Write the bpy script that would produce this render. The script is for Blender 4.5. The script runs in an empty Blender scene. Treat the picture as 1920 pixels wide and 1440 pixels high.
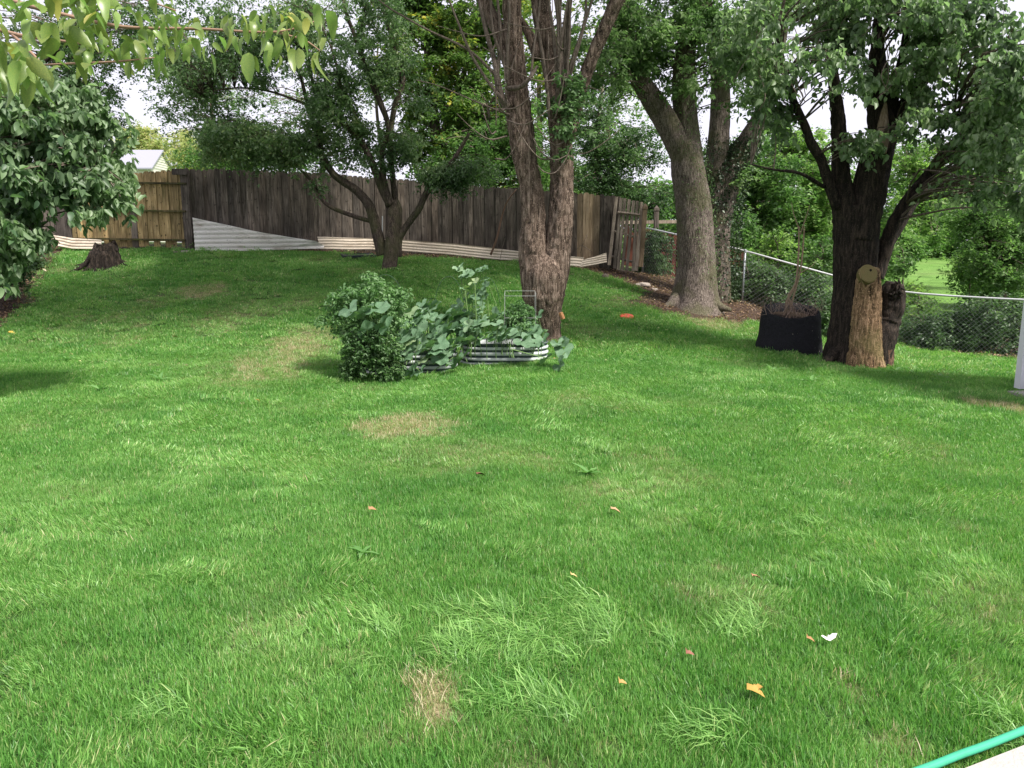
import bpy, math, random
import numpy as np
from mathutils import Vector, Matrix, Euler

random.seed(7)
rng = np.random.default_rng(11)
S = bpy.context.scene
COL = S.collection
R = math.radians

# ------------------------------------------------------------------ camera, sky, sun, exposure
EYE, PITCH, F = 1.6, R(10.0), 1423.0
cam = bpy.data.cameras.new('camera'); cam.sensor_width = 36; cam.lens = 36 * F / 1920
cam.clip_start = 0.05; cam.clip_end = 1500
camo = bpy.data.objects.new('camera', cam); COL.objects.link(camo)
camo.location = (0, 0, EYE); camo.rotation_euler = (R(90) - PITCH, 0, 0)
S.camera = camo

SUN_DIR = Vector((0.50, -0.36, 0.80)).normalized()
sun_el = math.asin(SUN_DIR.z); sun_az = math.atan2(SUN_DIR.x, SUN_DIR.y)
w = bpy.data.worlds.new('World'); S.world = w; w.use_nodes = True
nt = w.node_tree; nt.nodes.clear()
out = nt.nodes.new('ShaderNodeOutputWorld'); bg = nt.nodes.new('ShaderNodeBackground')
sky = nt.nodes.new('ShaderNodeTexSky'); sky.sky_type = 'NISHITA'; sky.sun_disc = False
sky.sun_elevation = sun_el; sky.sun_rotation = sun_az
sky.dust_density = 4.0; sky.air_density = 1.0; sky.ozone_density = 1.0
mx = nt.nodes.new('ShaderNodeMix'); mx.data_type = 'RGBA'; mx.inputs[0].default_value = 0.88
nt.links.new(sky.outputs[0], mx.inputs[6])
mx.inputs[7].default_value = (8.9, 8.7, 9.9, 1)       # bright thin overcast over the blue
nt.links.new(mx.outputs[2], bg.inputs[0]); bg.inputs[1].default_value = 0.076
nt.links.new(bg.outputs[0], out.inputs[0])
sl = bpy.data.lights.new('sun', 'SUN'); sl.energy = 4.6; sl.angle = R(10); sl.color = (1, .955, .88)
so = bpy.data.objects.new('sun', sl); COL.objects.link(so)
so.rotation_euler = SUN_DIR.to_track_quat('Z', 'Y').to_euler(); so.location = (20, -15, 30)
S.view_settings.view_transform = 'Standard'; S.view_settings.look = 'None'
S.view_settings.exposure = 0.80; S.view_settings.gamma = 1
S.render.engine = 'CYCLES'
cy = S.cycles
cy.max_bounces = 7; cy.diffuse_bounces = 4; cy.transmission_bounces = 4; cy.glossy_bounces = 2
cy.use_denoising = True; cy.sample_clamp_indirect = 6

# ------------------------------------------------------------------ numeric helpers
def ray(px, py):
    u = (px - 960) / F; v = (720 - py) / F
    return np.array([u, math.cos(PITCH) + v * math.sin(PITCH), -math.sin(PITCH) + v * math.cos(PITCH)])

def at(px, py, D):
    """point of the picture (1920 wide) carried out to D metres north of the camera"""
    d = ray(px, py); return np.array([0, 0, EYE]) + d * (D / d[1])

def hashn(ix, iy, iz, seed):
    h = (ix.astype(np.int64) * 374761393 + iy.astype(np.int64) * 668265263 + iz.astype(np.int64) * 2147483647 + seed * 974634777) & 0xffffffff
    h = ((h ^ (h >> 13)) * 1274126177) & 0xffffffff
    h = (h ^ (h >> 16)) & 0xffffffff
    return h / 4294967295.0

def noise3(x, y, z, seed=0):
    x, y, z = np.broadcast_arrays(np.asarray(x, float), np.asarray(y, float), np.asarray(z, float))
    ix, iy, iz = np.floor(x), np.floor(y), np.floor(z)
    fx, fy, fz = x - ix, y - iy, z - iz
    fx, fy, fz = [t * t * (3 - 2 * t) for t in (fx, fy, fz)]
    r = 0
    for a in (0, 1):
        for b in (0, 1):
            for c in (0, 1):
                wgt = (fx if a else 1 - fx) * (fy if b else 1 - fy) * (fz if c else 1 - fz)
                r = r + wgt * hashn(ix + a, iy + b, iz + c, seed)
    return r

def fbm(x, y, z=0, seed=0, o=3):
    r = 0; a = .5; t = 0
    for k in range(o):
        r = r + a * noise3(np.asarray(x) * 2 ** k, np.asarray(y) * 2 ** k, np.asarray(z) * 2 ** k, seed + k); t += a; a *= .5
    return r / t

def sstep(a, b, x):
    t = np.clip((x - a) / (b - a), 0, 1); return t * t * (3 - 2 * t)

# ------------------------------------------------------------------ terrain height (thin plate spline through surveyed points)
ctrl = []
for y in (-6, -1, 2.5, 5.5):
    for x in (-14, -8, -4, 0, 4, 8, 14): ctrl.append((x, y, 0.0))
for a in [(1600, 682, 12), (1900, 674, 15), (1675, 650, 16.3), (1393, 568, 17.7), (1205, 512, 20.5), (1300, 577, 16.5),
          (1140, 505, 19.6), (1000, 488, 19.9), (800, 478, 19.9), (600, 470, 19.4), (345, 466, 18.9), (100, 464, 18.8),
          (195, 502, 17), (730, 504, 17), (1030, 640, 12.5), (640, 712, 9.5), (850, 706, 9.5), (1020, 684, 10.1),
          (0, 587, 13.3), (1485, 664, 12.5), (1910, 735, 9.5), (1175, 600, 14.2), (0, 705, 9.5), (300, 716, 9.0)]:
    ctrl.append(tuple(at(*a)))
ctrl += [(-12, 24, 1.7), (-4, 24, 1.6), (3, 24, 1.3), (-12, 40, 1.4), (0, 40, 1.5), (9, 21, -.25), (14, 14, -.55), (16, 24, -.2),
         (14, 35, .35), (24, 50, 1.3), (24, 24, 0), (20, 8, -.3), (-14, 14, .7), (-18, 20, 1.6), (-20, 8, .3), (-26, 40, 1.2), (4, 60, 1.6), (-20, 60, 1.0)]
CT = np.array(ctrl)
def _U(r2): return np.where(r2 > 1e-12, r2 * np.log(np.maximum(r2, 1e-12)), 0)
_n = len(CT); _K = _U(((CT[:, None, :2] - CT[None, :, :2]) ** 2).sum(2)) + np.eye(_n) * 0.6
_P = np.c_[np.ones(_n), CT[:, :2]]
_A = np.zeros((_n + 3, _n + 3)); _A[:_n, :_n] = _K; _A[:_n, _n:] = _P; _A[_n:, :_n] = _P.T
_W = np.linalg.solve(_A, np.r_[CT[:, 2], 0, 0, 0])
def H(x, y):
    x = np.asarray(x, float); y = np.asarray(y, float); shp = np.broadcast(x, y).shape
    X = np.broadcast_to(x, shp).ravel(); Y = np.broadcast_to(y, shp).ravel()
    o = np.empty(len(X))
    for i in range(0, len(X), 20000):
        s = slice(i, i + 20000)
        xx = np.clip(X[s], -26, 26); yy = np.clip(Y[s], -6, 62)
        o[s] = _U((xx[:, None] - CT[None, :, 0]) ** 2 + (yy[:, None] - CT[None, :, 1]) ** 2) @ _W[:_n] + _W[_n] + _W[_n + 1] * xx + _W[_n + 2] * yy
        o[s] += .035 * (fbm(X[s] * .8, Y[s] * .8, 0, 5, 2) - .5)
    return o.reshape(shp)
def h1(x, y): return float(H(np.array([x]), np.array([y]))[0])
_Ds = np.arange(1.5, 60, .05)
def hit(px, py):
    """where the sight line meets the ground"""
    d = ray(px, py); P = np.array([0, 0, EYE])[None] + d[None] * (_Ds[:, None] / d[1])
    k = np.argmax(P[:, 2] < H(P[:, 0], P[:, 1]))
    if k == 0: k = len(_Ds) - 1
    p = P[k]; return np.array([p[0], p[1], h1(p[0], p[1])])

# ------------------------------------------------------------------ object helpers
def mesh(name, V, Fc, attrs=None, smooth=False):
    m = bpy.data.meshes.new(name)
    V = np.asarray(V, float)
    if isinstance(Fc, np.ndarray):
        k = Fc.shape[1]; n = len(Fc)
        m.vertices.add(len(V)); m.vertices.foreach_set('co', V.ravel())
        m.loops.add(n * k); m.loops.foreach_set('vertex_index', Fc.ravel().astype(np.int32))
        m.polygons.add(n); m.polygons.foreach_set('loop_start', (np.arange(n) * k).astype(np.int32))
        m.update(calc_edges=True)
    else:
        m.from_pydata([tuple(v) for v in V], [], [tuple(f) for f in Fc])
    if attrs:
        for k, (dom, typ, arr) in attrs.items():
            a = m.attributes.new(k, typ, dom); a.data.foreach_set('vector' if typ == 'FLOAT_VECTOR' else 'value', np.asarray(arr).ravel())
    if smooth: m.polygons.foreach_set('use_smooth', [True] * len(m.polygons))
    return m

def tag(o, label=None, cat=None, group=None, kind=None):
    if label: o['label'] = label
    if cat: o['category'] = cat
    if group: o['group'] = group
    if kind: o['kind'] = kind
    return o

def empty(name, loc, label, cat, group=None):
    o = bpy.data.objects.new(name, None); COL.objects.link(o); o.location = loc; o.empty_display_size = .1
    return tag(o, label, cat, group)

def link(name, me, mat, parent=None, loc=None, rot=None, scale=None):
    """world-space mesh (or placed at loc) under parent; parents are never rotated when this is used"""
    o = bpy.data.objects.new(name, me); COL.objects.link(o)
    if mat is not None and not me.materials: me.materials.append(mat)
    if loc is not None: o.location = loc
    if rot is not None: o.rotation_euler = rot
    if scale is not None: o.scale = scale if hasattr(scale, '__len__') else (scale,) * 3
    if parent is not None:
        o.parent = parent; base = Vector((0, 0, 0)); p = parent
        o.matrix_parent_inverse = world_inv(parent)
    return o
def world_inv(p):
    M = Matrix.Identity(4); chain = []
    while p is not None: chain.append(p); p = p.parent
    for q in reversed(chain):
        M = M @ (q.matrix_parent_inverse if q.parent else Matrix.Identity(4)) @ Matrix.LocRotScale(q.location, q.rotation_euler, q.scale)
    return M.inverted()

def merge(parts):
    V = []; Fq = []; n = 0
    for v, f in parts:
        V.append(v); Fq += [tuple(i + n for i in q) for q in f]; n += len(v)
    return np.concatenate(V), Fq

def box(c, s, rz=0):
    x, y, z = s[0] / 2, s[1] / 2, s[2] / 2
    v = np.array([(a * x, b * y, d * z) for d in (-1, 1) for a, b in ((-1, -1), (1, -1), (1, 1), (-1, 1))], float)
    ca, sa = math.cos(rz), math.sin(rz)
    v = np.c_[v[:, 0] * ca - v[:, 1] * sa, v[:, 0] * sa + v[:, 1] * ca, v[:, 2]] + np.asarray(c)
    return v, [(3, 2, 1, 0), (4, 5, 6, 7), (0, 1, 5, 4), (1, 2, 6, 5), (2, 3, 7, 6), (3, 0, 4, 7)]

def resample(P, n):
    P = np.asarray(P, float); Q = np.vstack([2 * P[0] - P[1], P, 2 * P[-1] - P[-2]])
    t = np.linspace(0, len(P) - 1, n); o = []
    for s in t:
        i = min(int(s), len(P) - 2); u = s - i
        a, b, c, d = Q[i], Q[i + 1], Q[i + 2], Q[i + 3]
        o.append(.5 * (2 * b + (c - a) * u + (2 * a - 5 * b + 4 * c - d) * u * u + (3 * b - a - 3 * c + d) * u ** 3))
    return np.array(o)

def tube(P, rad, sides=8, rings=None, bark=0, feat=.05, seed=0, cap=True, flare=None):
    """swept tube; bark>0 presses vertical furrows of that depth (m) into it"""
    P = np.asarray(P, float); rad = np.asarray(rad, float) if hasattr(rad, '__len__') else np.full(len(P), rad, float)
    n = rings or max(len(P), 2)
    if n != len(P) or len(P) > 2:
        rr = np.interp(np.linspace(0, len(P) - 1, n), np.arange(len(P)), rad); C = resample(P, n) if len(P) > 1 else P
    else: rr = rad; C = P
    T = np.gradient(C, axis=0); T /= np.linalg.norm(T, axis=1)[:, None] + 1e-9
    up = np.array([0, 1, 0.01]) if abs(T[0][1]) < .9 else np.array([1, 0, 0])
    N = np.cross(T[0], up); N /= np.linalg.norm(N); Ns = [N]
    for i in range(1, n):
        N = N - T[i] * (N @ T[i]); N /= np.linalg.norm(N) + 1e-9; Ns.append(N)
    Ns = np.array(Ns); B = np.cross(T, Ns)
    th = np.linspace(0, 2 * math.pi, sides, endpoint=False)
    c, s = np.cos(th)[None], np.sin(th)[None]
    r = np.repeat(rr[:, None], sides, 1)
    L = np.r_[0, np.cumsum(np.linalg.norm(np.diff(C, axis=0), axis=1))][:, None]
    if bark:
        k = rr.mean() / feat
        warp = (noise3(c * 1.5, s * 1.5, L * 2.2, seed + 9) - .5) * 1.6
        a = noise3(c * k + warp, s * k + warp, L / (feat * 2.9), seed); b = noise3(c * k * 2 + warp, s * k * 2, L / (feat * 1.5), seed + 3)
        rid = 1 - np.abs(2 * a - 1) * 1.25 ; lump = noise3(c * 1.6, s * 1.6, L * 1.1, seed + 5) - .5
        r = r + bark * (rid - .75) + bark * .6 * (b - .5) + lump * rr[:, None] * .22
    if flare:
        k, amt = flare; lob = .55 + .9 * noise3(c * 2.1, s * 2.1, 0, seed + 7)
        r = r * (1 + amt * np.exp(-L / k) * lob)
    V = C[:, None] + r[..., None] * (c[..., None] * Ns[:, None] + s[..., None] * B[:, None])
    V = V.reshape(-1, 3)
    i = np.arange(n - 1)[:, None] * sides; j = np.arange(sides)[None]; j2 = (j + 1) % sides
    Fq = np.stack([i + j, i + j2, i + sides + j2, i + sides + j], -1).reshape(-1, 4).tolist()
    if cap: Fq.append(list(range((n - 1) * sides, n * sides))); Fq.append(list(range(sides))[::-1])
    return V, Fq

# ------------------------------------------------------------------ materials
def mat(name):
    m = bpy.data.materials.new(name); m.use_nodes = True; n = m.node_tree; n.nodes.clear()
    o = n.nodes.new('ShaderNodeOutputMaterial'); p = n.nodes.new('ShaderNodeBsdfPrincipled'); n.links.new(p.outputs[0], o.inputs[0])
    p.inputs['Roughness'].default_value = .8; p.inputs['Specular IOR Level'].default_value = .25
    return m, n, p, o
def N(n, t, **k):
    x = n.nodes.new(t)
    for a, b in k.items(): setattr(x, a, b)
    return x
def ramp(n, src, stops):
    r = N(n, 'ShaderNodeValToRGB'); cr = r.color_ramp
    while len(cr.elements) < len(stops): cr.elements.new(.5)
    for e, (p, c) in zip(cr.elements, stops): e.position = p; e.color = (*c, 1)
    n.links.new(src, r.inputs[0]); return r.outputs[0]
def noise(n, scale, detail=4, stretch=None, coord='Object', dist=0, rough=.55):
    tc = N(n, 'ShaderNodeTexCoord'); t = N(n, 'ShaderNodeTexNoise'); t.inputs['Scale'].default_value = scale
    t.inputs['Detail'].default_value = detail; t.inputs['Distortion'].default_value = dist; t.inputs['Roughness'].default_value = rough
    src = tc.outputs[coord]
    if stretch:
        mp = N(n, 'ShaderNodeMapping'); mp.inputs['Scale'].default_value = stretch; n.links.new(src, mp.inputs[0]); src = mp.outputs[0]
    n.links.new(src, t.inputs[0]); return t.outputs[0]
def mixc(n, f, a, b, mode='MIX'):
    m = N(n, 'ShaderNodeMix', data_type='RGBA', blend_type=mode)
    for i, v in ((0, f), (6, a), (7, b)):
        if isinstance(v, (int, float)): m.inputs[i].default_value = v
        elif isinstance(v, tuple): m.inputs[i].default_value = (*v, 1)
        else: n.links.new(v, m.inputs[i])
    return m.outputs[2]
def mathn(n, op, a, b=0, clamp=False):
    m = N(n, 'ShaderNodeMath', operation=op); m.use_clamp = clamp
    for i, v in ((0, a), (1, b)):
        if isinstance(v, (int, float)): m.inputs[i].default_value = v
        else: n.links.new(v, m.inputs[i])
    return m.outputs[0]
def bump(n, p, h, strength=.5, dist=.02):
    b = N(n, 'ShaderNodeBump'); b.inputs['Strength'].default_value = strength; b.inputs['Distance'].default_value = dist
    n.links.new(h, b.inputs['Height']); n.links.new(b.outputs[0], p.inputs['Normal'])
def attr(n, name, typ='GEOMETRY'):
    a = N(n, 'ShaderNodeAttribute', attribute_name=name, attribute_type=typ); return a.outputs['Fac']

def leaf_mat(name, stops, trans=.35, gloss=.3, from_obj=False, rough=.45, veins=False, tint=(.75, 1.0, .35)):
    m, n, p, o = mat(name)
    if from_obj: src = N(n, 'ShaderNodeObjectInfo').outputs['Random']
    else: src = attr(n, 'lv')
    c = ramp(n, src, stops)
    if veins:
        c = mixc(n, mathn(n, 'MULTIPLY', noise(n, 25, 3), .5), c, tuple(min(1, x * 1.8) for x in stops[-1][1]))
    n.links.new(c, p.inputs['Base Color']); p.inputs['Roughness'].default_value = rough; p.inputs['Specular IOR Level'].default_value = gloss
    t = N(n, 'ShaderNodeBsdfTranslucent'); tc = mixc(n, .5, c, tint, 'MULTIPLY'); tc = mixc(n, 1, tc, (1.5, 1.6, 1.5), 'MULTIPLY')
    n.links.new(tc, t.inputs[0]); x = N(n, 'ShaderNodeMixShader'); x.inputs[0].default_value = trans
    n.links.new(p.outputs[0], x.inputs[1]); n.links.new(t.outputs[0], x.inputs[2]); n.links.new(x.outputs[0], o.inputs[0])
    return m

def bark_mat(name, dark, mid, light, scale=1, moss=0, mosscol=(.07, .09, .02), bstr=.9):
    m, n, p, o = mat(name)
    a = noise(n, 26 * scale, 6, (1, 1, .16), dist=.5, rough=.65); b = noise(n, 3, 3)
    c = ramp(n, a, [(.34, dark), (.5, mid), (.66, light)])
    c = mixc(n, mathn(n, 'MULTIPLY', b, .5), c, dark)
    fl = noise(n, 70, 3)
    c = mixc(n, mathn(n, 'GREATER_THAN', fl, .63), c, light)
    if moss:
        mm = ramp(n, noise(n, 2.2, 5), [(.45, (0, 0, 0)), (.6, (1, 1, 1))])
        c = mixc(n, mathn(n, 'MULTIPLY', mm, moss), c, mosscol)
    n.links.new(c, p.inputs['Base Color']); p.inputs['Roughness'].default_value = .9
    h = mathn(n, 'ADD', a, mathn(n, 'MULTIPLY', fl, .3)); bump(n, p, h, bstr, .035)
    return m

def wood_mat(name, cols, knots=.5, tall=.06, moss=0):
    m, n, p, o = mat(name)
    rnd = N(n, 'ShaderNodeObjectInfo').outputs['Random']
    tc = N(n, 'ShaderNodeTexCoord'); ge = N(n, 'ShaderNodeNewGeometry')
    va = N(n, 'ShaderNodeVectorMath', operation='ADD'); mu = N(n, 'ShaderNodeCombineXYZ')
    n.links.new(mathn(n, 'MULTIPLY', rnd, 37), mu.inputs[0]); n.links.new(mathn(n, 'MULTIPLY', rnd, 11), mu.inputs[2])
    n.links.new(tc.outputs['Object'], va.inputs[0]); n.links.new(mu.outputs[0], va.inputs[1])
    def nz(scale, st, det=5, dist=0):
        mp = N(n, 'ShaderNodeMapping'); mp.inputs['Scale'].default_value = st; n.links.new(va.outputs[0], mp.inputs[0])
        t = N(n, 'ShaderNodeTexNoise'); t.inputs['Scale'].default_value = scale; t.inputs['Detail'].default_value = det; t.inputs['Distortion'].default_value = dist
        n.links.new(mp.outputs[0], t.inputs[0]); return t.outputs[0]
    g = nz(55, (1, 1, tall), 5, .4)
    c = ramp(n, g, [(.3, cols[0]), (.52, cols[1]), (.75, cols[2])])
    br = ramp(n, rnd, [(0, (.66, .66, .66)), (.35, (.88, .87, .85)), (.8, (1.05, 1.02, .98)), (1, (1.4, 1.36, 1.32))])
    c = mixc(n, 1, c, br, 'MULTIPLY')
    st = ramp(n, nz(3.0, (1, 1, .5), 4), [(.42, (0, 0, 0)), (.62, (1, 1, 1))])
    c = mixc(n, mathn(n, 'MULTIPLY', st, .6), c, tuple(x * .45 for x in cols[0]))
    k = ramp(n, nz(17, (1, 1, .7), 2), [(.64, (0, 0, 0)), (.68, (1, 1, 1))])
    c = mixc(n, mathn(n, 'MULTIPLY', k, knots), c, (.012, .009, .007))
    if moss:
        mm = ramp(n, nz(5, (1, 1, .6), 4), [(.5, (0, 0, 0)), (.65, (1, 1, 1))])
        c = mixc(n, mathn(n, 'MULTIPLY', mm, moss), c, (.07, .08, .02))
    n.links.new(c, p.inputs['Base Color']); bump(n, p, g, .35, .01)
    return m

def plain(name, col, rough=.6, metal=0, var=.25, sc=8, b=0):
    m, n, p, o = mat(name)
    c = mixc(n, mathn(n, 'MULTIPLY', noise(n, sc, 4), var * 2), col, tuple(x * (1 - var) for x in col))
    c = mixc(n, mathn(n, 'MULTIPLY', ramp(n, noise(n, sc * 3, 5), [(.5, (0, 0, 0)), (.7, (1, 1, 1))]), var), c, tuple(x * .4 for x in col))
    n.links.new(c, p.inputs['Base Color']); p.inputs['Roughness'].default_value = rough; p.inputs['Metallic'].default_value = metal
    if b: bump(n, p, noise(n, sc * 6, 3), b, .01)
    return m

# ------------------------------------------------------------------ masks on the ground (dry grass, bare soil)
drylist = []
for px, py, rx, ry, k in [(755, 803, 125, 28, 1.0), (850, 860, 200, 42, .42), (1000, 870, 90, 18, .4), (822, 1325, 42, 62, 1.15), (800, 1275, 45, 22, .9), (560, 655, 90, 48, .62), (500, 690, 130, 50, .45),
                          (380, 547, 60, 18, .6), (440, 590, 80, 40, .35), (1612, 1300, 32, 32, .8), (1120, 925, 110, 25, .35), (1590, 915, 30, 10, .7),
                          (1690, 1415, 40, 12, .8), (1350, 1075, 30, 14, .6), (1250, 985, 70, 20, .3), (1880, 765, 55, 14, .9), (660, 1400, 60, 30, .4),
                          (1330, 600, 90, 24, .6), (1790, 985, 25, 18, .4), (1820, 1260, 50, 35, .4), (240, 640, 60, 20, .25)]:
    c = hit(px, py); d = c[1]; rX = rx * d / F; y1 = hit(px, py + ry)[1]; y0 = hit(px, py - ry)[1]
    drylist.append((c[0], c[1], rX, max(.06, (y0 - y1) / 2), k))
def dryness(x, y):
    r = np.zeros_like(np.asarray(x, float))
    for cx, cy_, rx, ry, k in drylist:
        q = np.sqrt(((x - cx) / rx) ** 2 + ((y - cy_) / ry) ** 2)
        r = np.maximum(r, k * sstep(1.25, .35, q + .7 * (fbm(x * 5, y * 5, 0, 21, 2) - .5)))
    big = .30 * sstep(.60, .75, fbm(x * .9 + 3, y * .9, 0, 31, 3))
    return np.clip(np.maximum(r, big), 0, 1.2)

WF = [at(62, 464, 18.9), at(345, 466, 18.9), at(600, 470, 19.5), at(800, 478, 19.9), at(1000, 488, 19.9), at(1152, 505, 19.7)]   # foot of the board fence
def wf_y(x): return np.interp(x, [p[0] for p in WF], [p[1] for p in WF])
CF = [at(1205, 512, 20.3), at(1393, 568, 17.7), at(1675, 650, 16.3), at(1905, 674, 15.0)]      # foot of the chain link fence
_e = CF[3] + (CF[3] - CF[2]) * 1.2; CF.append(_e)
def cf_y(x): return np.interp(x, [p[0] for p in CF], [p[1] for p in CF])
LF = [np.array([-8.3, 11.0]), np.array([-8.85, 13.0]), np.array([-10.1, 16.0]), np.array([-11.3, 18.7])]    # left border
def lf_x(y): return np.interp(y, [2, 11, 13, 16, 18.7], [-8.6, -8.5, -8.85, -10.1, -11.3])

def soil(x, y):
    x = np.asarray(x, float); y = np.asarray(y, float); j = (fbm(x * 1.7, y * 1.7, 0, 41, 3) - .5) * .9
    wdt = np.interp(x, [-12, -6, -3, 0, 2.2, 3.6], [.25, .45, 1.3, .75, 1.7, 3.2])
    a = sstep(0, .45, (y - (wf_y(x) - wdt)) + j) * (x < 3.7)
    wd2 = np.interp(x, [3.2, 4.2, 5.4, 6.5, 7.5, 9], [3.6, 3.2, 2.0, 1.0, .1, -.1])
    b = sstep(0, .5, (y - (cf_y(x) - wd2)) + j) * (x >= 3.3)
    c = sstep(.6, .1, (x - lf_x(y)) + j * .6) * (y > 6)
    t = at(1300, 577, 16.4); d = sstep(1.9, .9, np.hypot(x - t[0], (y - t[1]) * 1.2) + j)
    r = np.maximum.reduce([a, b, c, d])
    beyond = (y > np.where(x < 3.6, wf_y(x) + .6, cf_y(x) + 6.0))
    return np.clip(np.where(beyond, .15, r), 0, 1)

# ground sheet
gx = np.r_[-400, -200, -100, -60, -40, -30, -22, -17, np.arange(-14, 14.01, .14), 17, 22, 30, 40, 60, 100, 200, 400]
gy = np.r_[-200, -60, -20, -8, -3, np.arange(0, 23.01, .14), np.arange(24, 62, 1.5), 80, 120, 200, 400, 900]
GX, GY = np.meshgrid(gx, gy); GZ = H(GX, GY)
V = np.stack([GX, GY, GZ], -1).reshape(-1, 3); nx = len(gx)
ii = (np.arange(len(gy) - 1)[:, None] * nx + np.arange(nx - 1)[None]).ravel()
Fq = np.stack([ii, ii + 1, ii + nx + 1, ii + nx], 1)
m, n, p, o = mat('turf_soil')
g = ramp(n, noise(n, 40, 5), [(.3, (.018, .042, .010)), (.55, (.04, .10, .018)), (.75, (.075, .16, .035))])
far = ramp(n, noise(n, 1.2, 5), [(.35, (.09, .20, .03)), (.65, (.16, .32, .06))])
cd = N(n, 'ShaderNodeTexCoord'); sx = N(n, 'ShaderNodeSeparateXYZ'); n.links.new(cd.outputs['Object'], sx.inputs[0])
g = mixc(n, mathn(n, 'GREATER_THAN', sx.outputs[1], 22.5), g, far)
dr = ramp(n, noise(n, 60, 5), [(.35, (.15, .12, .06)), (.6, (.33, .27, .16)), (.75, (.44, .37, .25))])
sl_ = ramp(n, noise(n, 22, 6), [(.3, (.022, .014, .010)), (.5, (.055, .034, .024)), (.7, (.12, .078, .055))])
c = mixc(n, mathn(n, 'MULTIPLY', attr(n, 'dry'), 1.0, True), g, dr); c = mixc(n, attr(n, 'soil'), c, sl_)
n.links.new(c, p.inputs['Base Color']); p.inputs['Roughness'].default_value = .95; bump(n, p, noise(n, 70, 4), .8, .03)
ground = link('ground', mesh('ground', V, Fq, {'dry': ('POINT', 'FLOAT', dryness(V[:, 0], V[:, 1])), 'soil': ('POINT', 'FLOAT', soil(V[:, 0], V[:, 1]))}, True), m)
tag(ground, kind='structure')

# ------------------------------------------------------------------ grass (geometry nodes over surveyed points)
def blades(nb, rad, h0, h1_, w0, lean, seed, arc=1.0, spread=.9, top=1.0):
    r = np.random.default_rng(seed)
    a = r.uniform(0, 2 * math.pi, nb); q = np.sqrt(r.uniform(0, 1, nb)) * rad
    root = np.c_[q * np.cos(a), q * np.sin(a), np.full(nb, -.006)]
    hh = r.uniform(h0, h1_, nb); az = r.normal(0, spread, nb); ln = np.clip(r.normal(lean, .28, nb), .02, 1.35)
    d = np.c_[np.cos(az), np.sin(az), np.zeros(nb)]; sd = np.c_[-np.sin(az + r.normal(0, .8, nb)), np.cos(az), np.zeros(nb)]
    sd /= np.linalg.norm(sd, axis=1)[:, None]
    ww = w0 * r.uniform(.6, 1.3, nb)
    def P(t): return root + d * (hh * t * np.sin(ln * (.35 + .65 * t * arc)))[:, None] + np.array([0, 0, 1]) * (hh * t * np.cos(ln * (.35 + .65 * t * arc)))[:, None]
    V = []; Fq = []
    lv = [(0, .8), (.5, 1.0), (1, 0)] if h1_ < .1 else [(0, .7), (.35, 1), (.7, .8), (1, 0)]
    for t, k in lv:
        if k: V += [P(t) - sd * (ww * k / 2)[:, None], P(t) + sd * (ww * k / 2)[:, None]]
        else: V.append(P(t))
    V = np.stack(V, 1); k = V.shape[1]; b = np.arange(nb)[:, None] * k
    F3 = []
    for i in range(len(lv) - 2): F3 += [b + [2 * i, 2 * i + 1, 2 * i + 3], b + [2 * i, 2 * i + 3, 2 * i + 2]]
    i = len(lv) - 2; F3.append(b + [2 * i, 2 * i + 1, 2 * i + 2])
    nf = len(F3); Fq = np.stack(F3, 1).reshape(-1, 3)
    lvv = np.repeat(r.uniform(0, top, nb), nf)
    return mesh('grass_tuft', V.reshape(-1, 3), Fq, {'lv': ('FACE', 'FLOAT', lvv)})

m, n, p, o = mat('grass_blade')
c = ramp(n, attr(n, 'lv'), [(0, (.072, .185, .040)), (.4, (.13, .30, .060)), (.84, (.205, .40, .10)), (.94, (.32, .42, .15)), (1, (.48, .44, .25))])
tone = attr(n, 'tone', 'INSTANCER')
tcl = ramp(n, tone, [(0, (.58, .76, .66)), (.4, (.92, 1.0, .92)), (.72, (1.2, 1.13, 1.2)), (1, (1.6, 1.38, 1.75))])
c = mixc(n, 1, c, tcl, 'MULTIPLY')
dc = ramp(n, attr(n, 'lv'), [(0, (.32, .26, .15)), (.45, (.52, .44, .28)), (.75, (.66, .58, .41)), (.76, (.12, .26, .06)), (1, (.16, .30, .08))])
c = mixc(n, attr(n, 'dry', 'INSTANCER'), c, dc)
n.links.new(c, p.inputs['Base Color']); p.inputs['Roughness'].default_value = .42; p.inputs['Specular IOR Level'].default_value = .4
t = N(n, 'ShaderNodeBsdfTranslucent'); n.links.new(mixc(n, 1, c, (1.3, 1.5, .8), 'MULTIPLY'), t.inputs[0]); x = N(n, 'ShaderNodeMixShader'); x.inputs[0].default_value = .38
n.links.new(p.outputs[0], x.inputs[1]); n.links.new(t.outputs[0], x.inputs[2]); n.links.new(x.outputs[0], o.inputs[0])
M_grass = m

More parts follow.
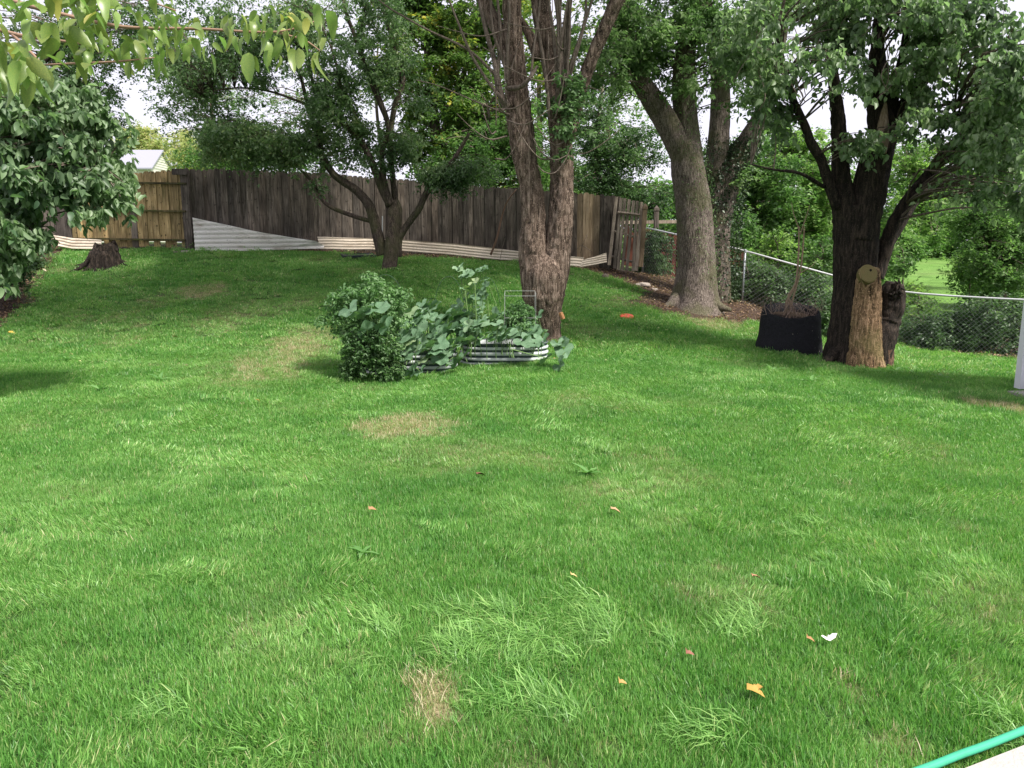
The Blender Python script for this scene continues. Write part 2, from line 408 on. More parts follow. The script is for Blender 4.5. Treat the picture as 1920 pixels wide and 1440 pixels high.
def scatter(name, P, rot, scl, attrs, protos, mt, kind='stuff'):
    pc = bpy.data.collections.new(name + '_tufts')
    for k, me in enumerate(protos):
        me.materials.append(mt) if not me.materials else None
        pc.objects.link(bpy.data.objects.new('tuft_%d' % k, me))
    at_ = {'rot': ('POINT', 'FLOAT_VECTOR', rot), 'scl': ('POINT', 'FLOAT', scl), 'idx': ('POINT', 'INT', rng.integers(0, len(protos), len(P)).astype(np.int32))}
    for k, v in attrs.items(): at_[k] = ('POINT', 'FLOAT', v)
    me = bpy.data.meshes.new(name); me.vertices.add(len(P)); me.vertices.foreach_set('co', np.asarray(P, float).ravel())
    for k, (dom, typ, arr) in at_.items():
        a = me.attributes.new(k, typ, dom); a.data.foreach_set('vector' if typ == 'FLOAT_VECTOR' else 'value', np.asarray(arr).ravel())
    o = link(name, me, mt)
    g = bpy.data.node_groups.new(name, 'GeometryNodeTree')
    g.interface.new_socket('Geometry', in_out='INPUT', socket_type='NodeSocketGeometry'); g.interface.new_socket('Geometry', in_out='OUTPUT', socket_type='NodeSocketGeometry')
    gi = g.nodes.new('NodeGroupInput'); go = g.nodes.new('NodeGroupOutput'); ip = g.nodes.new('GeometryNodeInstanceOnPoints'); ci = g.nodes.new('GeometryNodeCollectionInfo')
    ci.inputs['Collection'].default_value = pc; ci.inputs['Separate Children'].default_value = True; ci.inputs['Reset Children'].default_value = True
    def na(nm, dt):
        q = g.nodes.new('GeometryNodeInputNamedAttribute'); q.data_type = dt; q.inputs[0].default_value = nm; return q.outputs['Attribute']
    g.links.new(gi.outputs[0], ip.inputs['Points']); g.links.new(ci.outputs[0], ip.inputs['Instance']); ip.inputs['Pick Instance'].default_value = True
    g.links.new(na('idx', 'INT'), ip.inputs['Instance Index']); g.links.new(na('rot', 'FLOAT_VECTOR'), ip.inputs['Rotation']); g.links.new(na('scl', 'FLOAT'), ip.inputs['Scale'])
    g.links.new(ip.outputs[0], go.inputs[0])
    md = o.modifiers.new('scatter', 'NODES'); md.node_group = g
    return tag(o, kind=kind)

def phit(px, py, z):
    d = ray(px, py); t = (z - EYE) / d[2]; return np.array([0, 0, EYE]) + d * t
PATIO = [phit(1763, 1440, .045), phit(1930, 1376, .045)]
_pd = PATIO[1] - PATIO[0]; _pn = np.array([_pd[1], -_pd[0], 0]) / np.hypot(_pd[0], _pd[1])
def in_patio(x, y): return ((x - PATIO[0][0]) * _pn[0] + (y - PATIO[0][1]) * _pn[1]) > -.01

def gpoints(n, y0, y1, k=.80):
    """area-uniform over the wedge of lawn in view, widened on both sides"""
    y = np.sqrt(rng.uniform(y0 ** 2, y1 ** 2, int(n))); x = rng.uniform(-k, k, int(n)) * y + rng.normal(0, .3, int(n))
    ok = (x > lf_x(y) - .1) & ~in_patio(x, y) & (y < np.where(x < 3.6, wf_y(x), cf_y(x)) - .05)
    x, y = x[ok], y[ok]; so_ = soil(x, y)
    ok = (rng.uniform(0, 1, len(x)) > so_ * 1.15) & ~((x > 6.3) & (y > 7.6) & (y < 9.75) & (x < 12))
    return x[ok], y[ok]
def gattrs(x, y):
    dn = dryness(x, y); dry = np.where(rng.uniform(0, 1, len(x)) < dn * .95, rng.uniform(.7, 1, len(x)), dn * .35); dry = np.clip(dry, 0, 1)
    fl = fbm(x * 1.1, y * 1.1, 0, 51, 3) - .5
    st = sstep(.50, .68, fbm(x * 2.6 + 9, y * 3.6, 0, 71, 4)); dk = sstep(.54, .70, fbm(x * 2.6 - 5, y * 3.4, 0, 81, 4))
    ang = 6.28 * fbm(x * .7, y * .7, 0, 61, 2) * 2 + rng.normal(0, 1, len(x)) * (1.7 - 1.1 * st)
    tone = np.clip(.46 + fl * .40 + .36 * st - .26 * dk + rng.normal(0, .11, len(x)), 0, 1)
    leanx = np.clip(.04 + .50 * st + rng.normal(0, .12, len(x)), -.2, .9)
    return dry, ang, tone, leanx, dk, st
def eulers(ang, lean):
    # tuft built leaning along +x: pitch about its own y, then turned to ang
    return np.c_[np.zeros(len(ang)), lean, ang]

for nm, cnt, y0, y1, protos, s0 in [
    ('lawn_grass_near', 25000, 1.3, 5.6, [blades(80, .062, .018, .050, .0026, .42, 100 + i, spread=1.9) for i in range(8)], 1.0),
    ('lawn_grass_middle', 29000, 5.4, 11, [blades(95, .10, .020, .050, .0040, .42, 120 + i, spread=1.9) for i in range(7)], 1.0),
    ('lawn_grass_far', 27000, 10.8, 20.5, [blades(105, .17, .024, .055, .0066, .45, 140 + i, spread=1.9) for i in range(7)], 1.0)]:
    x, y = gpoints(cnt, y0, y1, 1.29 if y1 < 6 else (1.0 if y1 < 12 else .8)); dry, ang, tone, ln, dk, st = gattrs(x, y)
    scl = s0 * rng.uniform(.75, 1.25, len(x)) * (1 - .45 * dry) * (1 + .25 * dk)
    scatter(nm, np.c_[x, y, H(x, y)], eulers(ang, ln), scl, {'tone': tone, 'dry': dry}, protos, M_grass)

# matted straw in the bleached patches
x, y = gpoints(60000, 1.5, 16); ok = dryness(x, y) > .42; x, y = x[ok], y[ok]; k = len(x)
scatter('straw', np.c_[x, y, H(x, y) + .012], np.c_[rng.normal(0, .2, k), rng.normal(0, .2, k), rng.uniform(0, 6.28, k)], rng.uniform(.6, 1.2, k),
        {'tone': rng.uniform(.3, .8, k), 'dry': np.ones(k)}, [blades(16, .06, .03, .075, .003, 1.35, 190 + i, .3, 2.2) for i in range(5)], M_grass)
# long arching grass clumps
LP = [blades(40, .06, .07, .15, .0038, 1.15, 160 + i, 1.3, .8, .93) for i in range(5)]
pts = []
for px, py, rx, ry, k in [(950, 1225, 120, 45, 230), (1060, 1180, 90, 50, 100), (900, 1150, 100, 30, 40), (1000, 1330, 110, 40, 55), (975, 960, 35, 8, 14), (1540, 1000, 60, 20, 14), (1330, 1200, 90, 20, 30), (690, 1170, 80, 25, 26), (1250, 1150, 160, 60, 20),
                          (1870, 1400, 60, 50, 10), (1300, 1380, 300, 60, 12), (450, 1300, 300, 100, 12), (1700, 1100, 200, 90, 8), (300, 1080, 250, 60, 10), (1490, 720, 300, 20, 25), (760, 745, 60, 8, 20)]:
    cc_ = [(rng.uniform(0, 6.28), math.sqrt(rng.uniform())) for _ in range(max(2, k // 9))]
    for _ in range(int(k * .7)):
        a, q = cc_[rng.integers(0, len(cc_))]; a += rng.normal(0, .12) / max(q, .3); q = q + rng.normal(0, .07); pts.append(hit(min(1980, px + rx * q * math.cos(a)), py + ry * q * math.sin(a)))
pts = np.array(pts); pts = pts[~in_patio(pts[:, 0], pts[:, 1])]; k = len(pts); scl = rng.uniform(.5, 1.2, k)
scatter('long_grass', pts, np.c_[np.zeros(k), rng.uniform(0, .35, k), 2.9 + 1.1 * (fbm(pts[:, 0] * 4, pts[:, 1] * 4, 0, 97, 2) - .5) * 4 + rng.normal(0, .35, k)], scl,
        {'tone': rng.uniform(.6, .95, k), 'dry': rng.uniform(0, .08, k)}, LP, M_grass)
# stray taller blades break up the even mowing
x, y = gpoints(2600, 1.4, 9); k = len(x)
scatter('stray_grass', np.c_[x, y, H(x, y)], np.c_[np.zeros(k), rng.uniform(-.1, .5, k), rng.uniform(0, 6.28, k)], rng.uniform(.5, .8, k),
        {'tone': rng.uniform(.5, 1, k), 'dry': (rng.uniform(0, 1, k) > .88) * .8}, [blades(5, .05, .06, .10, .0030, .8, 180 + i, 1.1, 2) for i in range(5)], M_grass)

# broad-leaved clover and plantain among the grass
def weedmesh(nl, ln, wd, seed, up=.5):
    r = np.random.default_rng(seed); parts = []
    for i in range(nl):
        a = i * 6.28 / nl + r.uniform(-.4, .4); l = ln * r.uniform(.6, 1.1); u = up * r.uniform(.4, 1.4)
        d = np.array([math.cos(a), math.sin(a), 0]); s = np.array([-d[1], d[0], 0]); z = np.array([0, 0, 1])
        P = lambda t: d * l * t * math.cos(u * (1 - t * .6)) + z * l * math.sin(u) * (t - .45 * t * t)
        V = [P(0), P(.4) - s * wd + z * .006, P(.4) + s * wd + z * .006, P(.75) - s * wd * .8, P(.75) + s * wd * .8, P(1.05)]
        parts.append((np.array(V), [(0, 2, 1), (1, 2, 4, 3), (3, 4, 5)]))
    V, Fq = merge(parts); return mesh('weed', V, Fq, {'lv': ('FACE', 'FLOAT', r.uniform(0, 1, len(Fq)))})
M_weed = leaf_mat('clover_leaf', [(0, (.07, .17, .04)), (.6, (.13, .28, .07)), (1, (.24, .40, .14))], .3, .4)
x, y = gpoints(10000, 4.2, 19); f_ = fbm(x * .6, y * .6, 0, 91, 2); ok = rng.uniform(0, 1, len(x)) < sstep(.35, .65, f_); x, y = x[ok], y[ok]; k = len(x)
scatter('clover', np.c_[x, y, H(x, y) + .035], np.c_[rng.normal(0, .2, k), rng.normal(0, .2, k), rng.uniform(0, 6.28, k)], rng.uniform(.3, .75, k) * np.clip(y / 9, .6, 1.15), {}, [weedmesh(4, .045, .012, i) for i in range(4)], M_weed)

# ------------------------------------------------------------------ board fence
M_board = wood_mat('weathered_board', [(.050, .041, .034), (.122, .102, .087), (.24, .21, .185)], .6)
M_tan = wood_mat('tan_board', [(.20, .145, .065), (.46, .335, .16), (.62, .48, .26)], .75, moss=.35)
M_pale = wood_mat('pale_board', [(.20, .145, .09), (.34, .255, .17), (.46, .36, .26)], .3)
M_grey = wood_mat('grey_board', [(.14, .115, .09), (.29, .24, .19), (.46, .39, .32)], .4)
M_midb = wood_mat('mid_grey_board', [(.05, .04, .032), (.125, .10, .082), (.25, .21, .18)], .5)
M_rail = wood_mat('fence_rail', [(.04, .035, .015), (.10, .085, .04), (.22, .17, .09)], .3, moss=.8)
M_redw = wood_mat('red_brown_board', [(.05, .018, .012), (.11, .038, .025), (.17, .06, .04)], .2)

def board_mesh(w_, t_, h_, top='ear'):
    x, y = w_ / 2, t_ / 2; e = .035
    if top == 'ear': pr = [(-x, 0), (x, 0), (x, h_ - e * 1.2), (x - e, h_), (-x + e, h_), (-x, h_ - e * 1.2)]
    elif top == 'point': pr = [(-x, 0), (x, 0), (x, h_ - .07), (0, h_), (-x, h_ - .07)]
    else: pr = [(-x, 0), (x, 0), (x, h_), (-x, h_)]
    k = len(pr); V = [(a, -y, b) for a, b in pr] + [(a, y, b) for a, b in pr]
    Fq = [tuple(range(k)), tuple(range(2 * k - 1, k - 1, -1))] + [(i, i + k, (i + 1) % k + k, (i + 1) % k) for i in range(k)]
    return mesh('board', V, Fq)

# top line of the fence as the photograph shows it
TOPS = [(62, 345), (230, 330), (345, 316), (450, 318), (560, 322), (620, 325), (700, 333), (820, 341), (900, 348), (1000, 357), (1075, 361), (1152, 367)]
tx = []; tz = []
for px, py in TOPS:
    d = float(np.interp(px, [62, 345, 600, 800, 1000, 1152], [p[1] for p in WF])); q = at(px, py, d); tx.append(q[0]); tz.append(q[2])
fence = empty('board_fence', tuple(WF[2]), 'long weathered dark brown dog-eared board fence along the back of the lawn', 'fence')
x = at(345, 400, 18.9)[0] + .06; xe = WF[-1][0]; i = 0; bmeshes = {}
while x < xe:
    wd = rng.choice([.125, .14, .14, .15]); wd_r = wd
    xc = x + wd / 2; y = float(wf_y(xc)); sl2 = (float(wf_y(xc + .3)) - float(wf_y(xc - .3))) / .6
    zt = float(np.interp(xc, tx, tz)) + rng.normal(0, .012); zb = h1(xc, y) - .04; hh = zt - zb
    pxx = 960 + F * xc / (y * 1.02)
    pale = 1076 < pxx < 1114
    mt = M_pale if pale else (M_midb if rng.uniform() < .12 else M_board)
    key = (wd, mt.name)
    if key not in bmeshes: bmeshes[key] = board_mesh(wd + .014, .019, 1.8, 'ear'); bmeshes[key].materials.append(mt)
    o = link('board', bmeshes[key], None, fence, (xc, y + (.0105 if i % 2 else -.0105) + rng.normal(0, .0008) - (.02 if pale else 0), zb), (rng.normal(0, .002), rng.normal(0, .0015), math.atan(sl2)), (1, 1, hh / 1.8))
    x += wd; i += 1
for k in range(3):                                        # rails on the far side
    P = [(p[0], p[1] + .045, p[2] + .25 + .62 * k) for p in WF[1:]]
    V_, F_ = merge([(lambda a, b: box(((a[0] + b[0]) / 2, (a[1] + b[1]) / 2, (a[2] + b[2]) / 2), (math.dist(a[:2], b[:2]), .04, .09), math.atan2(b[1] - a[1], b[0] - a[0])))(P[j], P[j + 1]) for j in range(len(P) - 1)])
    link('rail', mesh('rail', V_, F_), M_board, fence)
# left end in shade beyond the tan panel
lf = empty('board_fence', tuple(WF[0]), 'short dark board fence end between the leafy tree and the yellow tan panel', 'fence')
xg0, xg1 = at(132, 400, 18.9)[0], at(345, 400, 18.9)[0]
x = WF[0][0] - .9
while x < xg0:
    y = float(wf_y(x)); zb = h1(x, y) - .03
    bm = bmeshes[(.14, 'weathered_board')] if (.14, 'weathered_board') in bmeshes else board_mesh(.132, .019, 1.8)
    link('board', bm, None, lf, (x, y, zb), (0, rng.normal(0, .01), 0), (1, 1, (1.75 + rng.normal(0, .02)) / 1.8)); x += .14

# tan panel seen from its rail side
tp = empty('wooden_screen', ((xg0 + xg1) / 2, 18.75, h1(-9, 18.8)), 'yellow tan wooden fence panel with three mossy rails behind the old stump', 'fence panel')
zb0 = at(240, 452, 18.75)[2]; ztl = at(240, 334, 18.75)[2]; x = xg0 + .03; j = 0
while x < xg1 - .05:
    wd = rng.choice([.11, .14, .14]); xc = x + wd / 2; px_ = 960 + F * xc / 18.75 / 1.02
    zt = at(px_, np.interp(px_, [132, 240, 345], [340, 328, 318]), 18.8)[2] + rng.normal(0, .012)
    mt = M_grey if 268 < px_ < 282 else M_tan
    low = zb0 + rng.normal(0, .01)
    if rng.uniform() < .5: low -= .12 + rng.uniform(0, .06)
    me = board_mesh(wd + .012, .02, zt - low, 'ear'); j += 1; link('board', me, mt, tp, (xc, 18.86 + (.011 if j % 2 else -.011), low), (0, rng.normal(0, .001), 0)); x += wd
for py in (342, 394, 448):
    a = at(134, py - 1, 18.78); b = at(345, py + 2, 18.78); c = (a + b) / 2
    V_, F_ = box((0, 0, 0), (xg1 - xg0 + .04, .075, .04)); link('rail', mesh('rail', V_, F_), M_rail, tp, tuple(c), (0, -math.atan2(b[2] - a[2], b[0] - a[0]), 0))
# post between tan panel and dark fence
pq = at(353, 466, 18.75); V_, F_ = box((0, 0, .9), (.19, .10, 1.98)); link('post', mesh('post', V_, F_), M_board, fence, (pq[0], 18.84, pq[2] - .1))
pq = at(336, 322, 18.7); V_, F_ = box((0, 0, 0), (.34, .03, .14)); link('cap_board', mesh('cap_board', V_, F_), M_board, fence, tuple(pq))

# leaning open panel, its posts, and the red-brown fence beyond
lp = empty('slatted_screen', tuple(at(1180, 500, 19.3)), 'grey slatted fence panel leaning beside the end of the board fence', 'fence panel')
slats = [((1142, 497), (1156, 369)), ((1152, 503), (1165, 371)), ((1159, 506), (1172, 372)), ((1166, 508), (1180, 374)), ((1175, 508), (1188, 376)), ((1187, 508), (1195, 377)), ((1193, 508), (1203, 379))]
for k, (a, b) in enumerate(slats):
    A = at(*a, 19.2); B = at(*b, 19.55); L_ = np.linalg.norm(B - A); d = (B - A) / L_
    rot = Vector(d).to_track_quat('Z', 'Y').to_euler()
    me = board_mesh(.078, .02, L_, 'flat'); q = Matrix.Identity(3)
    zx = Vector((1, .0, 0)); zz = Vector(d); yy = zz.cross(zx).normalized(); xx = yy.cross(zz)
    link('slat', me, M_grey, lp, tuple(A), Matrix((xx, yy, zz)).transposed().to_euler())
for k, (a, b) in enumerate([((1146, 432), (1196, 446)), ((1158, 398), (1200, 403)), ((1143, 480), (1190, 492))]):
    A = at(*a, 19.42); B = at(*b, 19.42); V_, F_ = tube([A, B], .032, 4); link('rail', mesh('rail', V_, F_), M_grey, lp)
def fpost(name, foot, top, D, wdt, mt, label, par=None):
    A = at(*foot, D); B = at(*top, D); hgt = B[2] - A[2]
    prof = [(wdt * .5, 0), (wdt * .5, hgt - .17), (wdt * .42, hgt - .165), (wdt * .42, hgt - .145), (wdt * .58, hgt - .14), (wdt * .55, hgt - .08), (.004, hgt)]
    V_ = []; F_ = []
    for r_, z in prof:
        for cx_, cy2 in ((-1, -1), (1, -1), (1, 1), (-1, 1)): V_.append((cx_ * r_, cy2 * r_, z))
    for i in range(len(prof) - 1):
        for j in range(4): F_.append((4 * i + j, 4 * i + (j + 1) % 4, 4 * i + 4 + (j + 1) % 4, 4 * i + 4 + j))
    F_.append((3, 2, 1, 0)); dx = B[0] - A[0]
    o = link(name, mesh(name, V_, F_), mt, par, tuple(A), (0, math.atan2(dx, hgt), 0)); 
    if par is None: tag(o, label, 'post', 'old fence posts at the corner')
    return o
fpost('fence_post', (1201, 500), (1210, 381), 19.5, .11, M_pale, 'pale wooden post with pointed cap at right edge of the slatted panel')
fpost('fence_post', (1229, 505), (1231, 385), 20.9, .12, M_board, 'dark wooden post with flat cap beyond the chain link corner')
rf = empty('board_fence', tuple(at(1245, 520, 22)), 'reddish brown board fence of the neighbour seen beside the big trunk', 'fence')
rm = {}
for k in range(22):
    x = 3.3 + k * .15; hh = 1.75 + (-.25 if k in (1, 2) else 0) + .05 * math.sin(k * 1.3)
    key = round(hh, 1)
    if key not in rm: rm[key] = board_mesh(.14, .02, hh, 'point'); rm[key].materials.append(M_redw)
    link('board', rm[key], None, rf, (x, 22.3 - k * .03, h1(x, 22.3) - .55))
V_, F_ = box((0, 0, 0), (3.4, .06, .09)); link('rail', mesh('rail', V_, F_), M_grey, rf, tuple(at(1240, 416, 22.0)), (0, -.02, .15))

# ------------------------------------------------------------------ corrugated white sheets along the fence foot
m, n, p, o = mat('dirty_white_sheet')
cw = ramp(n, noise(n, 2.2, 5, (1, 1, 2.5)), [(.25, (.44, .39, .33)), (.42, (.70, .66, .61)), (.65, (.80, .77, .73))])
cw = mixc(n, mathn(n, 'MULTIPLY', ramp(n, noise(n, 24, 5, (1, 1, 2)), [(.60, (0, 0, 0)), (.70, (1, 1, 1))]), .6), cw, (.07, .06, .05)); cw = mixc(n, mathn(n, 'MULTIPLY', attr(n, 'groove'), .38), cw, (.10, .085, .07))  # groove mask: shade of the recesses painted into the sheet colour
n.links.new(cw, p.inputs['Base Color']); p.inputs['Roughness'].default_value = .5; M_sheet = m
def sheet(name, foot, top, D0, D1, ribs, label, parent=None, amp=.008, nu=14, group=None):
    """corrugated panel between a lower and an upper picture line; every rib is real relief, ribs run along it"""
    V_ = []; gro = []; nv = ribs * 6
    for i in range(nu + 1):
        t = i / nu; D = D0 + (D1 - D0) * t
        fx = np.interp(t, np.linspace(0, 1, len(foot)), [q[0] for q in foot]); fy = np.interp(t, np.linspace(0, 1, len(foot)), [q[1] for q in foot])
        ux = np.interp(t, np.linspace(0, 1, len(top)), [q[0] for q in top]); uy = np.interp(t, np.linspace(0, 1, len(top)), [q[1] for q in top])
        A = at(fx, fy, D - .10); B = at(ux, uy, D)
        full = sheet.full
        for j in range(nv + 1):
            s = j / nv; P = A + (B - A) * s; hz = (P[2] - A[2]) / full * ribs * 2 * math.pi
            off = amp * (1 if math.sin(hz) > .35 else (-1 if math.sin(hz) < -.35 else math.sin(hz) / .35))
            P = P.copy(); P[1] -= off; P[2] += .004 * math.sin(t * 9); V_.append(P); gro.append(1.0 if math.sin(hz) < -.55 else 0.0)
    nV = len(V_); V_ = np.array(V_); Bk = V_ + np.array([0, .012, 0]); F_ = []
    for i in range(nu):
        for j in range(nv):
            a = i * (nv + 1) + j; F_.append((a, a + nv + 1, a + nv + 2, a + 1)); F_.append((a + nV, a + nV + 1, a + nV + nv + 2, a + nV + nv + 1))
    for i in range(nu):
        a = i * (nv + 1); F_.append((a, a + nV, a + nV + nv + 1, a + nv + 1)); b = a + nv; F_.append((b, b + nv + 1, b + nv + 1 + nV, b + nV))
    for j in range(nv):
        F_.append((j, j + 1, j + 1 + nV, j + nV)); b = nu * (nv + 1) + j; F_.append((b, b + nV, b + nV + 1, b + 1))
    gv = np.tile(np.array(gro), 2); o = link(name, mesh(name, np.r_[V_, Bk], F_, {'groove': ('POINT', 'FLOAT', gv)}), M_sheet, parent)
    if parent is None: tag(o, label, 'sheet', group or 'corrugated sheets along the foot of the fence')
    return o
sheet.full = 1.5
sheet('corrugated_sheet', [(366, 472), (480, 470), (606, 466)], [(361, 408), (480, 434), (592, 452), (608, 461)], 18.55, 19.05, 14, 'big white corrugated sheet tapering to the right against the dark fence', nu=24, amp=.006)
M_white_sheet = M_sheet; M_sheet = M_sheet.copy(); M_sheet.name = 'grimy_beige_sheet'; _nt = M_sheet.node_tree; _p = [q for q in _nt.nodes if q.type == 'BSDF_PRINCIPLED'][0]; _l = _p.inputs['Base Color'].links[0].from_socket; _nt.links.new(mixc(_nt, 1, _l, (.82, .74, .64), 'MULTIPLY'), _p.inputs['Base Color'])
sheet.full = .34
sheet('corrugated_sheet', [(600, 467), (705, 468)], [(595, 444), (705, 447)], 19.15, 19.35, 5, 'low grimy white corrugated strip left of the small fruit tree')
sheet('corrugated_sheet', [(700, 468), (745, 470), (845, 477), (926, 486), (985, 490)], [(700, 448), (745, 449), (845, 456), (926, 465), (985, 473)], 19.33, 19.35, 5, 'low grimy white corrugated strip right of the small fruit tree', nu=20)
sheet('corrugated_sheet', [(980, 491), (1090, 500)], [(980, 474), (1095, 483)], 19.2, 19.0, 5, 'low white corrugated strip mostly hidden behind the split trunk')
sheet('corrugated_sheet', [(88, 458), (135, 466), (190, 468)], [(90, 440), (135, 446), (190, 450)], 18.45, 18.3, 5, 'white corrugated strip between the leafy tree and the old stump')
sheet.full = .26
sheet('corrugated_sheet', [(1088, 501), (1138, 492)], [(1092, 488), (1137, 474)], 18.75, 18.7, 5, 'bent white corrugated offcut lying tilted near the slatted panel', nu=6)

# ------------------------------------------------------------------ chain link fences
M_steel = plain('galvanised_steel', (.42, .44, .46), .45, .6, .15, 14)
M_rail2 = plain('top_rail', (.62, .62, .63), .4, .4, .12, 14)
M_wire = plain('fence_wire', (.34, .34, .35), .5, .4, .2, 20)
def chain_fence(name, feet, hgt, posts, label, matw, step=.092, wr=.0024):
    root = empty(name, tuple(feet[0]), label, 'fence')
    feet = [np.array(f) for f in feet]
    Ls = np.r_[0, np.cumsum([math.dist(feet[i][:2], feet[i + 1][:2]) for i in range(len(feet) - 1)])]; A = np.array(feet)
    def P(s, h): return np.array([np.interp(s, Ls, A[:, 0]), np.interp(s, Ls, A[:, 1]), np.interp(s, Ls, A[:, 2]) + h])
    nn = int(Ls[-1] / step); rows = int(hgt / step); V_ = []; F_ = []
    for k in range(nn):
        s0 = k * step
        for r_ in range(rows * 2):
            h0 = r_ * step / 2; a = s0 + (step / 2 if r_ % 2 else 0); b = s0 + (0 if r_ % 2 else step / 2)
            for sgn in (1, -1):
                aa = s0 + (a - s0) * sgn; bb = s0 + (b - s0) * sgn
                if aa < 0 or bb < 0: continue
                if sgn == 1: pass
                p0 = P(aa, h0 + .02); p1 = P(bb, h0 + step / 2 + .02); base = len(V_)
                dxy = (p1 - p0) / np.linalg.norm(p1 - p0); sd = np.cross(dxy, [0, 1, 0]); sd = sd / np.linalg.norm(sd) * wr; yy = np.array([0, wr, 0]) 
                for q in (p0, p1): V_ += [q + sd, q - sd * .5 + yy, q - sd * .5 - yy]
                F_ += [(base, base + 1, base + 4, base + 3), (base + 1, base + 2, base + 5, base + 4), (base + 2, base, base + 3, base + 5)]
    tag(link('wire_mesh', mesh('wire_mesh', V_, F_), matw, root))
    V_, F_ = tube([P(s, hgt + .02) for s in np.linspace(0, Ls[-1], 24)], .021, 8); link('top_rail', mesh('top_rail', V_, F_, smooth=True), M_rail2, root)
    for s in posts:
        q = P(s, 0); lean = rng.normal(0, .008); V_, F_ = tube([q + [lean, .03, -.1], q + [0, .03, hgt + .01]], .025, 8); po = link('post', mesh('post', V_, F_, smooth=True), M_steel, root)
        V_, F_ = tube([q + [0, .03, hgt - .02], q + [0, .03, hgt + .045], q + [0, .03, hgt + .06]], [.032, .032, .01], 8); link('post_cap', mesh('post_cap', V_, F_), M_steel, po)
        for hb in (.25, .95):
            V_, F_ = tube([q + [0, .03, hb], q + [0, .03, hb + .02]], .030, 8); link('clamp', mesh('clamp', V_, F_), M_steel, po)
    return root, P, Ls
cfeet = []
for a, b in zip(CF[:-1], CF[1:]):
    for t in np.linspace(0, 1, 5)[:-1]: q = a + (b - a) * t; cfeet.append(q)
cfeet.append(CF[-1])
for q in cfeet: q[2] = .35 * q[2] + .65 * h1(q[0], q[1])
LL = np.r_[0, np.cumsum([math.dist(cfeet[i][:2], cfeet[i + 1][:2]) for i in range(len(cfeet) - 1)])]
chain_fence('chain_link_fence', cfeet, 1.17, [0, LL[4], LL[8], LL[12] + .9], 'galvanised chain link fence running down the right side of the lawn', M_wire)
lfeet = [np.array([x_, y_, h1(x_, y_)]) for x_, y_ in [(-9.5, 9.0), (-9.75, 11), (-10.1, 13.0), (-11.1, 16), (-12.1, 18.7)]]
chain_fence('chain_link_fence', lfeet, 1.15, [2.2, 4.6, 7.1, 9.5], 'dark chain link fence half hidden by leaves along the left border', M_wire)

# ------------------------------------------------------------------ foliage builders
def leaf_cloud(name, P, size, mt, parent=None, droop=.3, near=False, fold=.25, aspect=.5, seed=0, flat=.6):
    """many separate leaf blades; near=True gives each a six-cornered outline"""
    r = np.random.default_rng(seed); nL = len(P); s = np.asarray(size) * r.uniform(.45, 1.3, nL)
    az = r.uniform(0, 2 * math.pi, nL); pit = r.normal(-droop, .45, nL)
    d = np.c_[np.cos(az) * np.cos(pit), np.sin(az) * np.cos(pit), np.sin(pit)]
    nr = np.c_[r.normal(0, flat, nL), r.normal(0, flat, nL), np.ones(nL)]
    sd = np.cross(d, nr); sd /= np.linalg.norm(sd, axis=1)[:, None] + 1e-9; up = np.cross(sd, d)
    s = s[:, None]; wv = s * aspect * .5; fz = up * wv * fold * 2
    if near:
        q = [P, P + d * s * .28 + sd * wv * .92 + fz, P + d * s * .65 + sd * wv * .8 + fz * .7, P + d * s * 1.0 - up * s * .16, P + d * s * .65 - sd * wv * .8 + fz * .7, P + d * s * .28 - sd * wv * .92 + fz]
        Fi = [[0, 1, 2, 3], [0, 3, 4, 5]]
    else:
        q = [P, P + d * s * .45 + sd * wv + fz, P + d * s, P + d * s * .45 - sd * wv + fz]; Fi = [[0, 1, 2], [0, 2, 3]]
    V_ = np.stack(q, 1); k = V_.shape[1]; b = np.arange(nL)[:, None] * k
    Fq = np.stack([b + f for f in Fi], 1).reshape(-1, len(Fi[0]))
    clump = noise3(P[:, 0] * 1.7, P[:, 1] * 1.7, P[:, 2] * 1.7, seed + 2)
    lv = np.clip(r.uniform(0, 1, nL) * .6 + (clump - .5) * .9 + .22, 0, 1)
    return link(name, mesh(name, V_.reshape(-1, 3), Fq, {'lv': ('FACE', 'FLOAT', np.repeat(lv, len(Fi)))}), mt, parent)

def blob_centres(blobs, seed, gap=.0):
    """blobs: (px, py, D, rx_px, ry_px, depth_m, count)"""
    r = np.random.default_rng(seed); C_ = []
    for px, py, D, rx, ry, dm, cnt in blobs:
        c0 = at(px, py, D); sx_ = rx * D / F; sz = ry * D / F; got = 0; tr = 0
        while got < cnt and tr < cnt * 12:
            tr += 1; v = r.normal(0, 1, 3); v /= np.linalg.norm(v); v *= r.uniform(0, 1) ** .42
            q = c0 + v * [sx_, dm, sz]
            if gap and noise3(q[0] * 1.3, q[1] * .8, q[2] * 1.3, seed + 50) < gap: continue
            C_.append(q); got += 1
    return np.array(C_)

